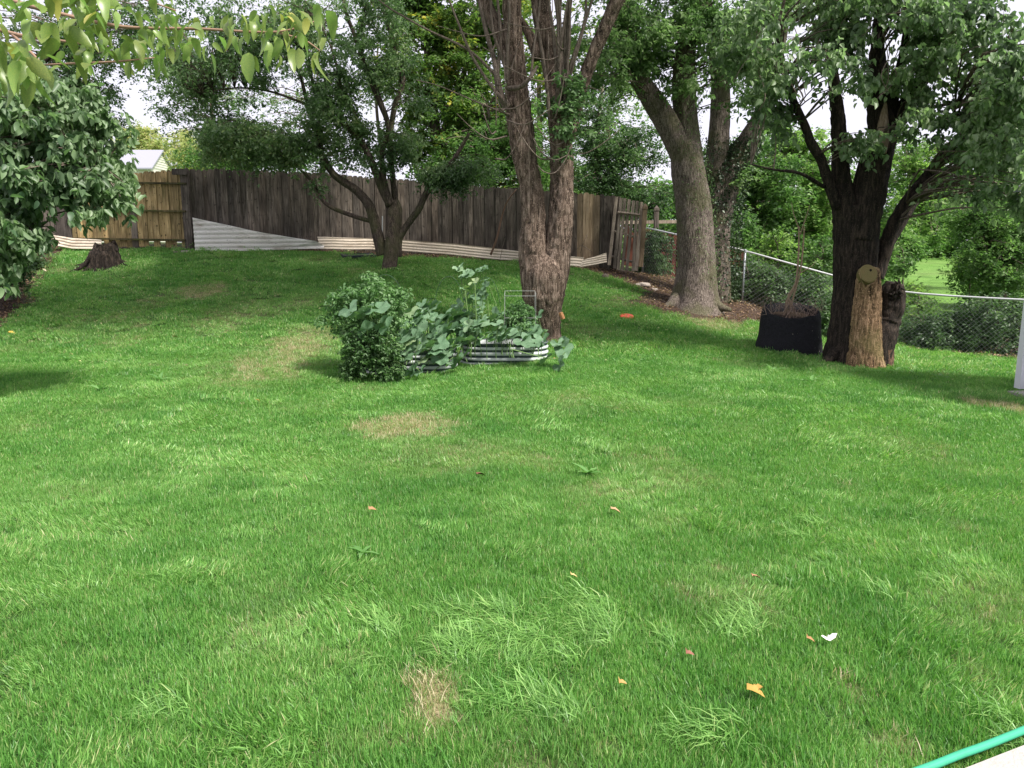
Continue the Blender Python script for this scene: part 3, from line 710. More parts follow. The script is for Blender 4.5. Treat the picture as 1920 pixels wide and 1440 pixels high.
def crown(root, blobs, per, rad, size, mt, seed, skel=None, mbark=None, near=False, aspect=.5, droop=.3, gap=0., cname='crown', twig=.007, zs=.6, flat=.6, stuff_over=None):
    C_ = blob_centres(blobs, seed, gap); r = np.random.default_rng(seed + 1); pts = []; tw = []
    K = np.array(skel) if skel is not None else None
    for c0 in C_:
        m_ = int(per * r.uniform(.6, 1.4)); ns = max(3, int(m_ / 9)); dv = r.normal(0, 1, (ns, 3)); dv[:, 2] = dv[:, 2] * zs - .25; dv /= np.linalg.norm(dv, axis=1)[:, None]
        ln = rad * r.uniform(1.0, 2.3, ns); ki = r.integers(0, ns, m_); tt = r.uniform(.08, 1, m_) ** .8
        pts.append(c0 + dv[ki] * (ln[ki] * tt)[:, None] - np.array([0, 0, 1]) * (ln[ki] * tt * tt * .22)[:, None] + r.normal(0, rad * .11, (m_, 3)))
        if K is not None:
            dd = np.linalg.norm((K - c0) * [1, 1, 1.0], axis=1) + np.maximum(0, K[:, 2] - c0[2]) * .8; s0 = K[np.argmin(dd)]
            L_ = np.linalg.norm(c0 - s0)
            if L_ < 3.2:
                mid = (s0 + c0) / 2 + [0, 0, L_ * .10] + r.normal(0, L_ * .06, 3); tw.append(tube([s0, mid, c0 + r.normal(0, rad * .5, 3)], [twig * (1 + L_ * .8), twig * (1 + L_ * .3), twig * .4], 4, 5, cap=False))
                t = r.uniform(.3, 1, int(m_ * .35)); qq = s0[None] * ((1 - t) ** 2)[:, None] + 2 * mid[None] * (t * (1 - t))[:, None] + c0[None] * (t ** 2)[:, None]; pts.append(qq + r.normal(0, rad * .25, qq.shape))
    P = np.concatenate(pts)
    o = leaf_cloud(cname, P, size, mt, root, droop, near, aspect=aspect, seed=seed + 3, flat=flat)
    if tw: V_, F_ = merge(tw); link('twigs', mesh('twigs', V_, F_, smooth=True), mbark, root)
    return o, P

def limbs(spec, sides=12, rings_per_m=9, bark=0, feat=.05, seed=0, flare0=None):
    """spec: list of (list of (px,py,D), list of width px); returns merged tubes and skeleton points"""
    parts = []; sk = []
    for k, (pts, wd) in enumerate(spec):
        P = [at(*q) for q in pts]; rad = [w_ * q[2] / F / 2 for w_, q in zip(wd, pts)]
        L_ = sum(np.linalg.norm(P[i + 1] - P[i]) for i in range(len(P) - 1)); big = max(rad)
        sd = max(7, min(72, int(big * 240))) if bark else sides
        rg = max(6, int(L_ * (26 if big > .12 and bark else rings_per_m)))
        parts.append(tube(P, rad, sd, rg, bark * min(1, big / .16), feat, seed + k * 13, flare=flare0 if k == 0 else None))
        R_ = resample(P, max(4, int(L_ * 5)))
        sk += list(R_)
    V_, F_ = merge(parts); return V_, F_, sk

B_brown = bark_mat('furrowed_brown_bark', (.022, .015, .011), (.155, .108, .080), (.42, .32, .255), bstr=1.0)
B_grey = bark_mat('ivy_grey_bark', (.035, .027, .022), (.15, .118, .10), (.36, .30, .255), 1.8, .55, (.08, .085, .03))
B_dark = bark_mat('dark_bark', (.005, .004, .003), (.024, .018, .014), (.085, .062, .047))  # near-black tones over the whole bark
B_twig = bark_mat('thin_grey_twig', (.06, .045, .035), (.16, .125, .10), (.28, .23, .19), 2, bstr=.3)
B_plum = bark_mat('small_tree_bark', (.022, .017, .014), (.075, .055, .045), (.18, .14, .11), 1.5, .3)

# ------------------------------------------------------------------ split trunk tree in the middle
T1 = empty('split_trunk_tree', tuple(at(1030, 640, 12.5)), 'tall furrowed brown tree with split trunk just behind the vegetable beds', 'tree')
D = 12.5
spec = [([(1030, 655, D), (1027, 625, D), (1024, 592, D), (1020, 556, D), (1021, 515, D), (1023, 492, D + .05), (1024, 474, D + .12), (1024, 460, D + .16)], [46, 42, 56, 82, 88, 66, 36, 8]),
        ([(1006, 600, D), (1003, 530, D - .05), (1000, 470, D), (1000, 420, D), (995, 350, D), (984, 300, D), (977, 250, D), (971, 200, D), (968, 150, D), (966, 100, D), (961, 40, D), (960, -60, D), (955, -200, D)], [20, 50, 54, 47, 41, 42, 45, 46, 36, 34, 33, 33, 30]),
        ([(1026, 600, D), (1040, 520, D - .05), (1046, 460, D), (1052, 400, D), (1054, 340, D + .1), (1053, 290, D + .1), (1049, 240, D + .1), (1043, 190, D + .1), (1034, 130, D + .2), (1022, 60, D + .2), (1014, 0, D + .3), (1008, -120, D + .3)], [30, 52, 52, 47, 43, 41, 38, 33, 30, 31, 33, 30]),
        ([(958, 130, D), (945, 80, D + .1), (926, 40, D + .2), (908, 0, D + .3), (880, -80, D + .4)], [26, 26, 24, 21, 17]),
        ([(1062, 260, D), (1075, 210, D), (1098, 140, D - .2), (1118, 90, D - .3), (1140, 40, D - .4), (1162, -10, D - .5), (1200, -90, D - .6)], [30, 30, 24, 23, 23, 24, 20]),
        ([(1010, 110, D + .1), (990, 60, D + .2), (960, 20, D + .3)], [20, 16, 12])]
V_, F_, sk1 = limbs(spec, bark=.030, feat=.036, seed=3, flare0=(.16, .45))
link('trunk', mesh('trunk', V_, F_, smooth=True), B_brown, T1)
for a, b, wv in [((1051, 586), (1056, 598), 9)]:
    V_, F_ = tube([at(*a, D - .33), at(*b, D - .33)], .035, 8); link('cut_knot', mesh('cut_knot', V_, F_), plain('cut_wood', (.45, .22, .10), .7), T1)
V_, F_, sk1b = limbs([([(908, 0, 12.8), (820, -170, 12.3), (700, -380, 11.6), (560, -520, 11)], [21, 18, 13, 7])], sides=9); link('limb', mesh('limb', V_, F_, smooth=True), B_brown, T1); sk1 += sk1b  # unseen limb added to carry the canopy that shades the left slope
# bare shoots
r_ = np.random.default_rng(5); shoots = []
def sh(pts, wd):
    P = [at(*q) for q in pts]; shoots.append(tube(P, [w_ * q[2] / F / 2 for w_, q in zip(wd, pts)], 6, max(5, 4 * len(P)), cap=False))
sh([(952, 166, 12.2), (975, 163, 12.0), (992, 148, 11.9), (1008, 124, 11.9)], [9, 9, 8, 6]); sh([(996, 140, 11.9), (1001, 90, 11.9), (1010, 30, 11.9), (1014, -20, 11.9)], [5, 4, 4, 3])
sh([(950, 200, 12.3), (936, 170, 12.2), (928, 118, 12.2), (912, 60, 12.3), (898, 0, 12.4)], [16, 13, 9, 8, 6]); sh([(932, 140, 12.2), (938, 80, 12.2), (935, 20, 12.2), (930, -20, 12.2)], [8, 6, 5, 4])
sh([(950, 195, 12.2), (920, 160, 12.1), (885, 105, 12.0), (860, 45, 11.9), (838, -10, 11.9)], [7, 6, 5, 4, 3]); sh([(938, 150, 12.2), (880, 95, 12.0), (800, 55, 11.8), (730, 15, 11.7), (700, -10, 11.7)], [6, 5, 3.5, 3, 2])
sh([(955, 215, 12.3), (915, 200, 12.0), (868, 180, 11.9), (820, 160, 11.9), (780, 150, 11.8)], [4, 3, 2.5, 2, 1.5]); sh([(950, 150, 12.2), (952, 80, 12.1), (955, 20, 12.0), (950, -20, 12)], [8, 6, 5, 4])
sh([(945, 120, 12.2), (925, 60, 12.1), (920, 0, 12.1)], [6, 5, 4]); sh([(1030, 220, 12.2), (1024, 150, 12.1), (1012, 70, 12.0), (1000, 10, 12)], [7, 6, 5, 4])
for k in range(13):
    x0 = 1046 + r_.uniform(-6, 16); y0 = 185 + r_.uniform(-20, 30); x1 = 1030 + 90 * r_.uniform(0, 1) ** 1.2; sh([(x0, y0, 12.3), ((x0 * .6 + x1 * .4), y0 - 70, 12.1), (x1 * .8 + x0 * .2, y0 - 140, 12.0), (x1 + r_.uniform(-10, 14), -30, 11.9)], [r_.uniform(5, 10), 6, 5, 3.5])
for k in range(20):
    x0 = r_.choice([950, 930, 1040, 1060, 1030]); y0 = r_.uniform(40, 300); dx = r_.uniform(-1, 1) * 130; dy = -r_.uniform(10, 120) + 25
    sh([(x0, y0, 12.2), (x0 + dx * .35, y0 + dy * .2 + 14, 11.9), (x0 + dx * .7, y0 + dy * .55 + 8, 11.8), (x0 + dx, y0 + dy, 11.8)], [3.2, 2.6, 2, 1.2])
for a in [((1008, 310), (1020, 322), (1040, 324), (1060, 300), (1072, 270)), ((1000, 260), (1015, 285), (1040, 300), (1066, 290))]:
    sh([(*q, 11.9) for q in a], [2.2] * len(a))
V_, F_ = merge(shoots); o = link('bare_shoots', mesh('bare_shoots', V_, F_, smooth=True), B_twig, T1)
L_grey = leaf_mat('dull_green_leaf', [(0, (.06, .11, .045)), (.5, (.11, .19, .08)), (1, (.19, .28, .14))], .4)
up_sk = [q for q in sk1 if q[2] > 4.4] + [at(1050, -200, 12.5), at(900, -250, 12), at(1150, -300, 12), at(960, -350, 12)]
crown(T1, [(1010, -420, 12.5, 480, 240, 3.6, 420), (590, -565, 11, 460, 170, 3.2, 380)], 95, .32, .10, L_grey, 201, up_sk, B_twig, gap=.30)  # second blob: unseen canopy added to shade the left slope
# little sprays on the right stem
crown(T1, [(1075, 175, 12.0, 60, 45, .4, 34), (1068, 245, 12.0, 50, 30, .3, 12), (1050, 280, 12.1, 25, 12, .2, 4)], 22, .11, .075, L_grey, 205, sk1, B_twig, near=True, aspect=.6, cname='leaf_spray')

# ------------------------------------------------------------------ big ivy-speckled tree and its ivied neighbour
T2 = empty('forked_tree', tuple(at(1300, 577, 16.5)), 'massive grey forked tree at the lawn edge in front of the chain link', 'tree')
D = 16.5
spec = [([(1300, 590, D), (1303, 560, D), (1306, 500, D), (1304, 440, D), (1300, 380, D), (1290, 320, D), (1286, 275, D), (1284, 248, D)], [84, 76, 68, 67, 66, 62, 50, 18]),
        ([(1292, 340, D), (1283, 300, D), (1266, 262, D), (1245, 222, D), (1222, 185, D), (1200, 150, D), (1183, 110, D), (1170, 60, D), (1165, 0, D), (1160, -80, D)], [44, 46, 44, 42, 38, 32, 28, 24, 20, 16]),
        ([(1292, 300, D), (1286, 220, D + .1), (1283, 160, D + .1), (1285, 100, D + .1), (1296, 50, D + .1), (1306, 0, D + .2), (1316, -120, D + .2)], [50, 44, 42, 36, 30, 27, 22])]
V_, F_, sk2 = limbs(spec, bark=.013, feat=.030, seed=33, flare0=(.35, .55))
link('trunk', mesh('trunk', V_, F_, smooth=True), B_grey, T2)
for k, (a, b, c_) in enumerate([((1275, 556), (1255, 574), (1238, 582)), ((1322, 556), (1346, 574), (1372, 582)), ((1300, 566), (1312, 584), (1330, 592))]):
    V_, F_ = tube([at(*a, 16.4), at(*b, 16.2), at(*c_, 16.1)], [.16, .11, .03], 12, 10, .01, .04, 77 + k); link('root', mesh('root', V_, F_, smooth=True), B_grey, T2)
L_mid = leaf_mat('mid_green_leaf', [(0, (.055, .11, .04)), (.5, (.125, .205, .08)), (1, (.25, .34, .16))], .45)
L_ivy = leaf_mat('dark_ivy_leaf', [(0, (.018, .035, .016)), (.6, (.035, .065, .028)), (1, (.09, .13, .06))], .15, .45)
crown(T2, [(1230, 30, 16.9, 150, 80, 1.2, 100), (1170, 110, 16.4, 70, 70, .9, 34), (1250, 110, 17.3, 70, 60, .6, 26), (1200, 40, 15.4, 80, 50, .8, 24), (1330, 50, 16, 120, 80, 1.3, 90), (1150, 80, 15.5, 80, 80, 1, 36), (1385, 110, 16, 60, 90, 1, 26), (1290, 160, 15.4, 40, 30, .6, 9), (1120, 150, 15.2, 50, 40, .6, 12), (1250, -230, 16.5, 330, 150, 3.6, 160)],
      58, .15, .10, L_mid, 215, sk2, B_twig, gap=.50, droop=.6)
# ivy hugging the trunk
def hug(root, path, width, D_, cnt, size, mt, seed, name='ivy'):
    r = np.random.default_rng(seed); P = np.array([at(*q) for q in path]); Cc = resample(P, 60); i = r.integers(0, 60, cnt); wd = np.interp(i, np.linspace(0, 59, len(width)), width) * D_ / F / 2
    th = r.uniform(0, 6.283, cnt); q = Cc[i] + np.c_[np.cos(th) * wd * r.uniform(.95, 1.25, cnt), np.sin(th) * wd * 1.05, r.normal(0, .05, cnt)]
    return leaf_cloud(name, q, size, mt, root, .6, seed=seed, flat=1.2, aspect=.8)
hug(T2, [(1312, 540, 16.5), (1306, 440, 16.5), (1300, 340, 16.5), (1285, 240, 16.5), (1284, 150, 16.5)], [70, 66, 62, 52, 44], 16.5, 3000, .03, L_mid, 31)
T3 = empty('ivied_tree', tuple(at(1345, 560, 17.6)), 'twin-stemmed tree wrapped in dark ivy right behind the massive forked tree', 'tree')
D = 17.7
spec = [([(1345, 580, D), (1342, 500, D), (1342, 420, D), (1340, 350, D), (1345, 280, D), (1350, 210, D), (1350, 140, D), (1342, 80, D), (1328, 30, D), (1315, -30, D)], [56, 50, 48, 42, 40, 34, 32, 28, 26, 20]),
        ([(1345, 460, D), (1355, 380, D), (1378, 310, D), (1402, 265, D), (1425, 222, D), (1440, 180, D), (1452, 120, D), (1470, 40, D), (1480, -60, D)], [40, 44, 42, 38, 31, 28, 24, 18, 12])]
V_, F_, sk3 = limbs(spec, bark=.010, feat=.03, seed=53); link('trunk', mesh('trunk', V_, F_, smooth=True), B_grey, T3)
hug(T3, [(1345, 570, D), (1345, 480, D), (1350, 400, D), (1362, 340, D), (1385, 295, D), (1405, 262, D)], [62, 70, 72, 70, 52, 40], D, 5200, .062, L_ivy, 37)
hug(T3, [(1342, 420, D), (1342, 340, D), (1346, 260, D)], [56, 50, 36], D, 1300, .05, L_ivy, 39)
crown(T3, [(1400, 330, 17.4, 26, 26, .3, 8), (1440, 60, 17.5, 110, 110, 1.6, 65), (1400, 0, 17.5, 120, 60, 1.4, 40), (1430, 170, 17.3, 40, 40, .6, 10)], 50, .16, .10, L_mid, 235, sk3, B_twig, gap=.33)

# ------------------------------------------------------------------ dark tree at the right with the cut log
T4 = empty('dark_spreading_tree', tuple(at(1605, 685, 12.0)), 'dark spreading tree with a sawn-off stub on the right of the lawn', 'tree')
D = 12.0
spec = [([(1592, 700, D), (1592, 660, D), (1596, 600, D), (1600, 540, D + .05), (1602, 480, D + .1), (1604, 430, D + .1), (1604, 385, D + .1)], [84, 84, 76, 72, 74, 78, 78]),
        ([(1600, 450, D + .1), (1588, 390, D), (1578, 340, D), (1575, 290, D), (1572, 240, D), (1568, 190, D), (1560, 120, D), (1555, 40, D), (1552, -60, D)], [50, 42, 34, 28, 25, 22, 18, 14, 10]),
        ([(1608, 450, D), (1622, 390, D), (1633, 340, D), (1644, 295, D), (1655, 250, D), (1652, 215, D), (1648, 170, D), (1645, 100, D), (1650, 20, D), (1655, -80, D)], [60, 62, 56, 50, 46, 44, 38, 26, 20, 14]),
        ([(1572, 390, D - .05), (1555, 345, D - .1), (1540, 300, D - .15), (1522, 270, D - .2), (1506, 230, D - .2), (1488, 190, D - .2), (1470, 130, D - .3), (1455, 60, D - .3)], [22, 20, 18, 17, 15, 13, 9, 6]),
        ([(1600, 372, D), (1612, 320, D), (1625, 280, D), (1640, 255, D)], [14, 14, 13, 12]),
        ([(1660, 255, D), (1690, 215, D - .05), (1712, 175, D - .1), (1738, 135, D - .1), (1765, 80, D - .2), (1800, 10, D - .3)], [30, 34, 27, 22, 16, 10]),
        ([(1668, 250, D), (1672, 200, D), (1688, 130, D), (1700, 60, D), (1705, -40, D)], [24, 20, 17, 13, 9]),
        ([(1640, 520, D + .25), (1655, 478, D + .2), (1672, 430, D + .1), (1702, 378, D), (1742, 328, D - .1), (1772, 290, D - .2), (1806, 258, D - .3), (1850, 222, D - .4)], [30, 28, 26, 24, 20, 17, 14, 9]),
        ([(1660, 470, D + .2), (1700, 400, D + .3), (1730, 355, D + .4), (1762, 295, D + .4), (1800, 255, D + .4), (1842, 218, D + .4)], [20, 18, 16, 14, 12, 7]),
        ([(1808, 290, D - .3), (1806, 270, D - .35), (1794, 235, D - .4), (1790, 205, D - .4)], [7, 7, 6, 4]),
        ([(1545, 350, D - .1), (1500, 325, D - .4), (1450, 318, D - .6), (1408, 308, D - .8)], [8, 6, 4, 3]),
        ([(1700, 210, D), (1750, 200, D - .2), (1800, 190, D - .3), (1850, 170, D - .5)], [9, 7, 5, 3])]
V_, F_, sk4 = limbs(spec, bark=.026, feat=.045, seed=63, flare0=(.22, .35)); link('trunk', mesh('trunk', V_, F_, smooth=True), B_dark, T4)
for k, (a, b, c_) in enumerate([((1572, 655), (1552, 676), (1530, 686)), ((1578, 672), (1560, 688), (1548, 692))]):
    V_, F_ = tube([at(*a, 11.9), at(*b, 11.75), at(*c_, 11.7)], [.13, .08, .02], 10, 10, .012, .04, 87 + k); link('root', mesh('root', V_, F_, smooth=True), B_dark, T4)
# pale torn strip up the right stem
M_scar = wood_mat('bare_scar_wood', [(.22, .15, .10), (.42, .31, .23), (.56, .46, .37)], .15)
P = [at(1651, 288, 11.80), at(1654, 262, 11.80), at(1656, 230, 11.81), at(1660, 190, 11.84)]; V_, F_ = tube(P, [.085, .10, .075, .02], 10, 16, .006, .03, 5); link('bark_scar', mesh('bark_scar', V_, F_, smooth=True), M_scar, T4)
# sawn stub: column, cut face with ring, dark disc as heart hole, broken knob
B_log = bark_mat('pale_mossy_bark', (.022, .014, .008), (.29, .18, .095), (.70, .46, .28), 1.1, .35, (.16, .175, .05))
P = [at(1620, 705, 11.62), at(1622, 660, 11.62), at(1624, 600, 11.66), at(1627, 555, 11.68), at(1628, 520, 11.66), at(1629, 506, 11.62)]
V_, F_ = tube(P, [.30, .245, .215, .195, .165, .145], 90, 110, .020, .024, 44, cap=True, flare=(.15, .3)); link('sawn_stub', mesh('sawn_stub', V_, F_, smooth=True), B_log, T4)
cf = at(1628, 513, 11.44); nrm = Vector((-.06, -.93, .36)).normalized(); q4 = nrm.to_track_quat('Z', 'Y').to_matrix()
def disc(c0, r0, depth, sides=26, wob=.04, seed=0):
    V_ = []; F_ = []; rr_ = [(r0 * .0, depth), (r0 * .5, depth - .002), (r0 * .88, depth - .004), (r0, depth - .014), (r0 * .98, -.10)]
    th = np.linspace(0, 6.283, sides, endpoint=False); wv = 1 + wob * (noise3(np.cos(th) * 2, np.sin(th) * 2, 0, seed) - .5) * 2
    for r1, z in rr_:
        for t, k in zip(th, wv): V_.append(np.array(c0) + np.array(q4 @ Vector((r1 * k * math.cos(t), r1 * k * math.sin(t), z))))
    for i in range(len(rr_) - 1):
        for j in range(sides): F_.append((i * sides + j, i * sides + sides + j, i * sides + sides + (j + 1) % sides, i * sides + (j + 1) % sides))
    return V_, F_
m, n, p, o = mat('mossy_cut_wood'); wv_ = N(n, 'ShaderNodeTexWave', wave_type='RINGS', rings_direction='Y'); wv_.inputs['Scale'].default_value = 14; wv_.inputs['Distortion'].default_value = 2
tc = N(n, 'ShaderNodeTexCoord'); mp = N(n, 'ShaderNodeMapping'); mp.inputs['Location'].default_value = (-cf[0], 0, -cf[2]); n.links.new(tc.outputs['Object'], mp.inputs[0]); n.links.new(mp.outputs[0], wv_.inputs[0])
cc = mixc(n, wv_.outputs['Fac'], (.12, .12, .045), (.19, .185, .075)); cc = mixc(n, mathn(n, 'MULTIPLY', noise(n, 14, 4), .8), cc, (.24, .15, .07)); n.links.new(cc, p.inputs['Base Color'])
V_, F_ = disc(cf, .138, .015, seed=4); ctf = link('cut_face', mesh('cut_face', V_, F_), m, T4)
V_, F_ = disc(cf + np.array([.035, .018, .045]), .022, .012 + .012, 12, .3, 8); link('heart_hole_disc', mesh('heart_hole_disc', V_, F_), plain('hole_shade', (.012, .010, .006), .9), T4)  # raised disc whose dark colour stands for the shade inside a hole
lipz = [cf + np.array([-.150, -.01, .02]), cf + np.array([-.10, -.035, -.12]), cf + np.array([-.05, -.05, -.235]), cf + np.array([.02, -.045, -.16]), cf + np.array([.10, -.03, -.13])]
V_, F_ = merge([tube(lipz[q:q + 2], [.009, .007], 6) for q in range(4)]); link('bark_lip', mesh('bark_lip', V_, F_), B_log, T4)
V_, F_ = tube([at(1640, 690, 11.95), at(1644, 640, 11.95), at(1656, 600, 12.0), at(1667, 568, 11.95), at(1673, 545, 11.9), at(1678, 530, 11.88)], [.26, .27, .25, .22, .18, .12], 40, 60, .04, .05, 45)
link('broken_stub', mesh('broken_stub', V_, F_, smooth=True), B_dark, T4)
V_, F_ = tube([at(1650, 700, 11.9), at(1650, 655, 11.9), at(1650, 610, 11.95)], [.21, .20, .18], 36, 40, .03, .05, 46); link('buttress', mesh('buttress', V_, F_, smooth=True), bark_mat('reddish_bark', (.03, .018, .012), (.12, .068, .045), (.26, .17, .11)), T4)
sp = []; r_ = np.random.default_rng(9)
for k in range(26):
    c0 = at(1679 + r_.uniform(-9, 10), 545 + r_.uniform(-16, 18), 11.72 + r_.uniform(-.08, .1)); d = r_.normal(0, 1, 3); d[1] = -abs(d[1]) * .6; d /= np.linalg.norm(d); sp.append(tube([c0, c0 + d * r_.uniform(.05, .12)], [.022, .006], 5))
V_, F_ = merge(sp); link('splinters', mesh('splinters', V_, F_), B_dark, T4)
L_silver = leaf_mat('grey_green_leaf', [(0, (.08, .125, .065)), (.42, (.145, .22, .105)), (.82, (.24, .325, .17)), (1, (.35, .44, .25))], .44, .5)
crown(T4, [(1640, 50, 11.2, 170, 80, 1.2, 100), (1500, 70, 11.0, 110, 90, 1.0, 64), (1500, 180, 11.2, 75, 60, .7, 34), (1570, 160, 11.2, 70, 60, .7, 30), (1690, 120, 11.4, 60, 40, .7, 14), (1780, 80, 11.0, 120, 90, 1.2, 80), (1800, 200, 10.6, 100, 70, .9, 44),
           (1890, 130, 9.8, 80, 120, 1, 70), (1890, 290, 9.8, 60, 90, .7, 40), (1850, 250, 10.6, 50, 50, .6, 16), (1570, 260, 11.2, 70, 40, .5, 14), (1420, 60, 11.4, 70, 60, .8, 20), (1960, 380, 10.0, 60, 80, .7, 14),
           (1640, -200, 12, 420, 170, 3.4, 170)], 32, .16, .095, L_silver, 245, sk4, B_twig, near=True, aspect=.66, gap=.50, droop=.8)
# hanging vines in that crown
vn = []; r_ = np.random.default_rng(14)
for k in range(14):
    x0 = r_.uniform(1430, 1700); y0 = r_.uniform(20, 120); D_ = 10.9; p0 = [(x0, y0, D_)]
    for j in range(4): p0.append((p0[-1][0] + r_.uniform(-22, 22), p0[-1][1] + r_.uniform(14, 40), D_ + r_.uniform(-.1, .1)))
    vn.append(tube([at(*q) for q in p0], .006, 5, 14, cap=False))
V_, F_ = merge(vn); link('hanging_vines', mesh('hanging_vines', V_, F_, smooth=True), B_twig, T4)

# ------------------------------------------------------------------ small multi-stem fruit tree by the fence
T5 = empty('fruit_tree', tuple(at(730, 500, 17.2)), 'small multi-stemmed fruit tree in front of the dark board fence', 'tree')
D = 17.2
spec = [([(728, 512, D - .2), (733, 480, D - .1), (737, 440, D), (739, 395, D + .1), (734, 378, D + .1)], [30, 27, 28, 30, 26]),
        ([(718, 478, D), (708, 440, D), (700, 408, D), (690, 382, D), (668, 357, D), (640, 338, D), (622, 322, D), (604, 290, D), (592, 240, D), (575, 190, D), (560, 120, D)], [24, 20, 19, 17, 15, 14, 12, 11, 9, 7, 5]),
        ([(742, 480, D), (748, 448, D), (765, 420, D), (785, 392, D), (800, 360, D), (818, 338, D), (850, 300, D), (880, 250, D)], [24, 15, 13, 13, 12, 10, 8, 5]),
        ([(697, 415, D), (660, 404, D), (620, 388, D), (598, 366, D), (585, 340, D), (560, 315, D)], [8, 8, 7.5, 7, 6, 4]),
        ([(733, 385, D), (715, 350, D), (702, 315, D), (685, 280, D), (664, 250, D), (630, 225, D), (606, 210, D), (590, 170, D), (575, 100, D)], [18, 15, 14, 12, 11, 9, 8, 6, 4]),
        ([(735, 385, D), (722, 345, D), (716, 290, D), (728, 240, D), (712, 190, D), (700, 160, D), (683, 120, D), (668, 75, D), (648, 20, D), (640, -40, D)], [12, 10, 10, 9, 11, 11, 9, 8, 6, 4]),
        ([(680, 275, D), (675, 240, D), (660, 200, D), (640, 160, D), (625, 100, D), (600, 40, D)], [7, 6, 6, 5, 4, 3]),
        ([(668, 72, D), (680, 40, D), (700, 0, D)], [5, 4, 3]),
        ([(742, 385, D + .2), (735, 320, D + .3), (732, 260, D + .4), (740, 200, D + .5), (755, 150, D + .5), (740, 90, D + .5), (722, 20, D + .5), (720, -50, D + .5)], [12, 10, 9, 10, 10, 8, 7, 5]),
        ([(606, 210, D), (560, 190, D), (500, 170, D), (440, 165, D), (380, 175, D)], [6, 5, 4, 3, 2]),
        ([(604, 280, D), (560, 262, D), (500, 250, D), (440, 245, D)], [6, 5, 4, 2])]
V_, F_, sk5 = limbs(spec, sides=9, bark=.008, feat=.035, seed=83); link('trunk', mesh('trunk', V_, F_, smooth=True), B_plum, T5)
L_plum = leaf_mat('fruit_tree_leaf', [(0, (.05, .09, .04)), (.5, (.10, .165, .07)), (.9, (.18, .26, .12)), (1, (.28, .33, .16))], .40, .4)
crown(T5, [(520, 220, 16.8, 175, 66, 1.6, 150), (420, 260, 16.8, 80, 50, 1.2, 70), (470, 285, 17, 120, 32, 1.2, 70), (600, 130, 17, 150, 90, 1.6, 110), (440, 120, 17, 130, 70, 1.4, 90), (680, 240, 17, 110, 80, 1.3, 100), (560, 300, 17, 70, 28, .9, 18),
           (790, 310, 16.6, 75, 36, .8, 60), (850, 300, 17, 85, 40, .9, 60), (860, 345, 16.8, 36, 14, .5, 8), (600, 345, 17, 36, 12, .5, 4), (660, 30, 17.4, 130, 60, 1.2, 80), (520, 30, 17.4, 140, 60, 1.2, 80), (370, 200, 17, 60, 50, 1, 30), (350, 110, 17.5, 80, 60, 1.2, 50), (480, 60, 17.6, 90, 60, 1.4, 50), (300, 60, 18, 60, 60, 1.2, 30), (560, 170, 17.5, 120, 50, 1.5, 50),
           (750, 180, 17, 60, 100, .8, 40)],
      44, .19, .09, L_plum, 255, sk5, B_plum, gap=.47, droop=.6, twig=.005)

# ------------------------------------------------------------------ leafy tree reaching in from the left
L_left = leaf_mat('left_tree_leaf', [(0, (.06, .11, .055)), (.4, (.135, .21, .10)), (.8, (.235, .325, .175)), (1, (.34, .43, .26))], .42, .5)
T6 = empty('leafy_left_tree', tuple(at(-160, 640, 8.2)), 'low leafy tree with grey-green leaves reaching in from the left edge', 'tree')
D = 8.2
spec = [([(-170, 690, D), (-165, 560, D), (-150, 440, D), (-120, 330, D), (-80, 250, D), (-20, 190, D), (50, 140, D), (110, 90, D)], [70, 60, 52, 44, 34, 24, 16, 8]),
        ([(-120, 380, D), (-60, 330, D), (0, 300, D), (60, 280, D), (130, 290, D), (190, 320, D)], [24, 18, 12, 8, 6, 3]),
        ([(-130, 440, D), (-70, 420, D), (-10, 410, D), (40, 425, D), (60, 440, D)], [20, 14, 10, 6, 3])]
V_, F_, sk6 = limbs(spec, bark=.012, feat=.04, seed=93); link('trunk', mesh('trunk', V_, F_, smooth=True), B_dark, T6)
blobs6 = [(232, 318, 8.3, 12, 8, .2, 4), (222, 372, 8.0, 14, 12, .2, 6), (165, 392, 7.8, 24, 10, .2, 6), (75, 440, 7.6, 18, 8, .2, 4), (60, 210, 8.0, 110, 60, .9, 60), (150, 255, 8.0, 66, 52, .7, 40), (190, 320, 8.1, 30, 34, .4, 14), (60, 310, 7.8, 86, 56, .7, 44), (130, 345, 7.8, 56, 34, .5, 22), (205, 230, 8.3, 26, 22, .4, 8), (200, 355, 8, 24, 20, .3, 7), (20, 400, 7.6, 46, 40, .5, 20), (20, 465, 7.6, 22, 26, .4, 8), (-10, 470, 7.4, 30, 40, .4, 9), (14, 508, 7.5, 14, 10, .2, 3), (-90, 300, 8, 110, 170, 1.2, 24), (60, 130, 8.4, 130, 60, .9, 34), (170, 190, 8.4, 50, 24, .4, 12)]
C6, P6 = crown(T6, blobs6, 34, .10, .098, L_left, 265, sk6, B_twig, near=True, aspect=.56, gap=.38, droop=.9, flat=.9)
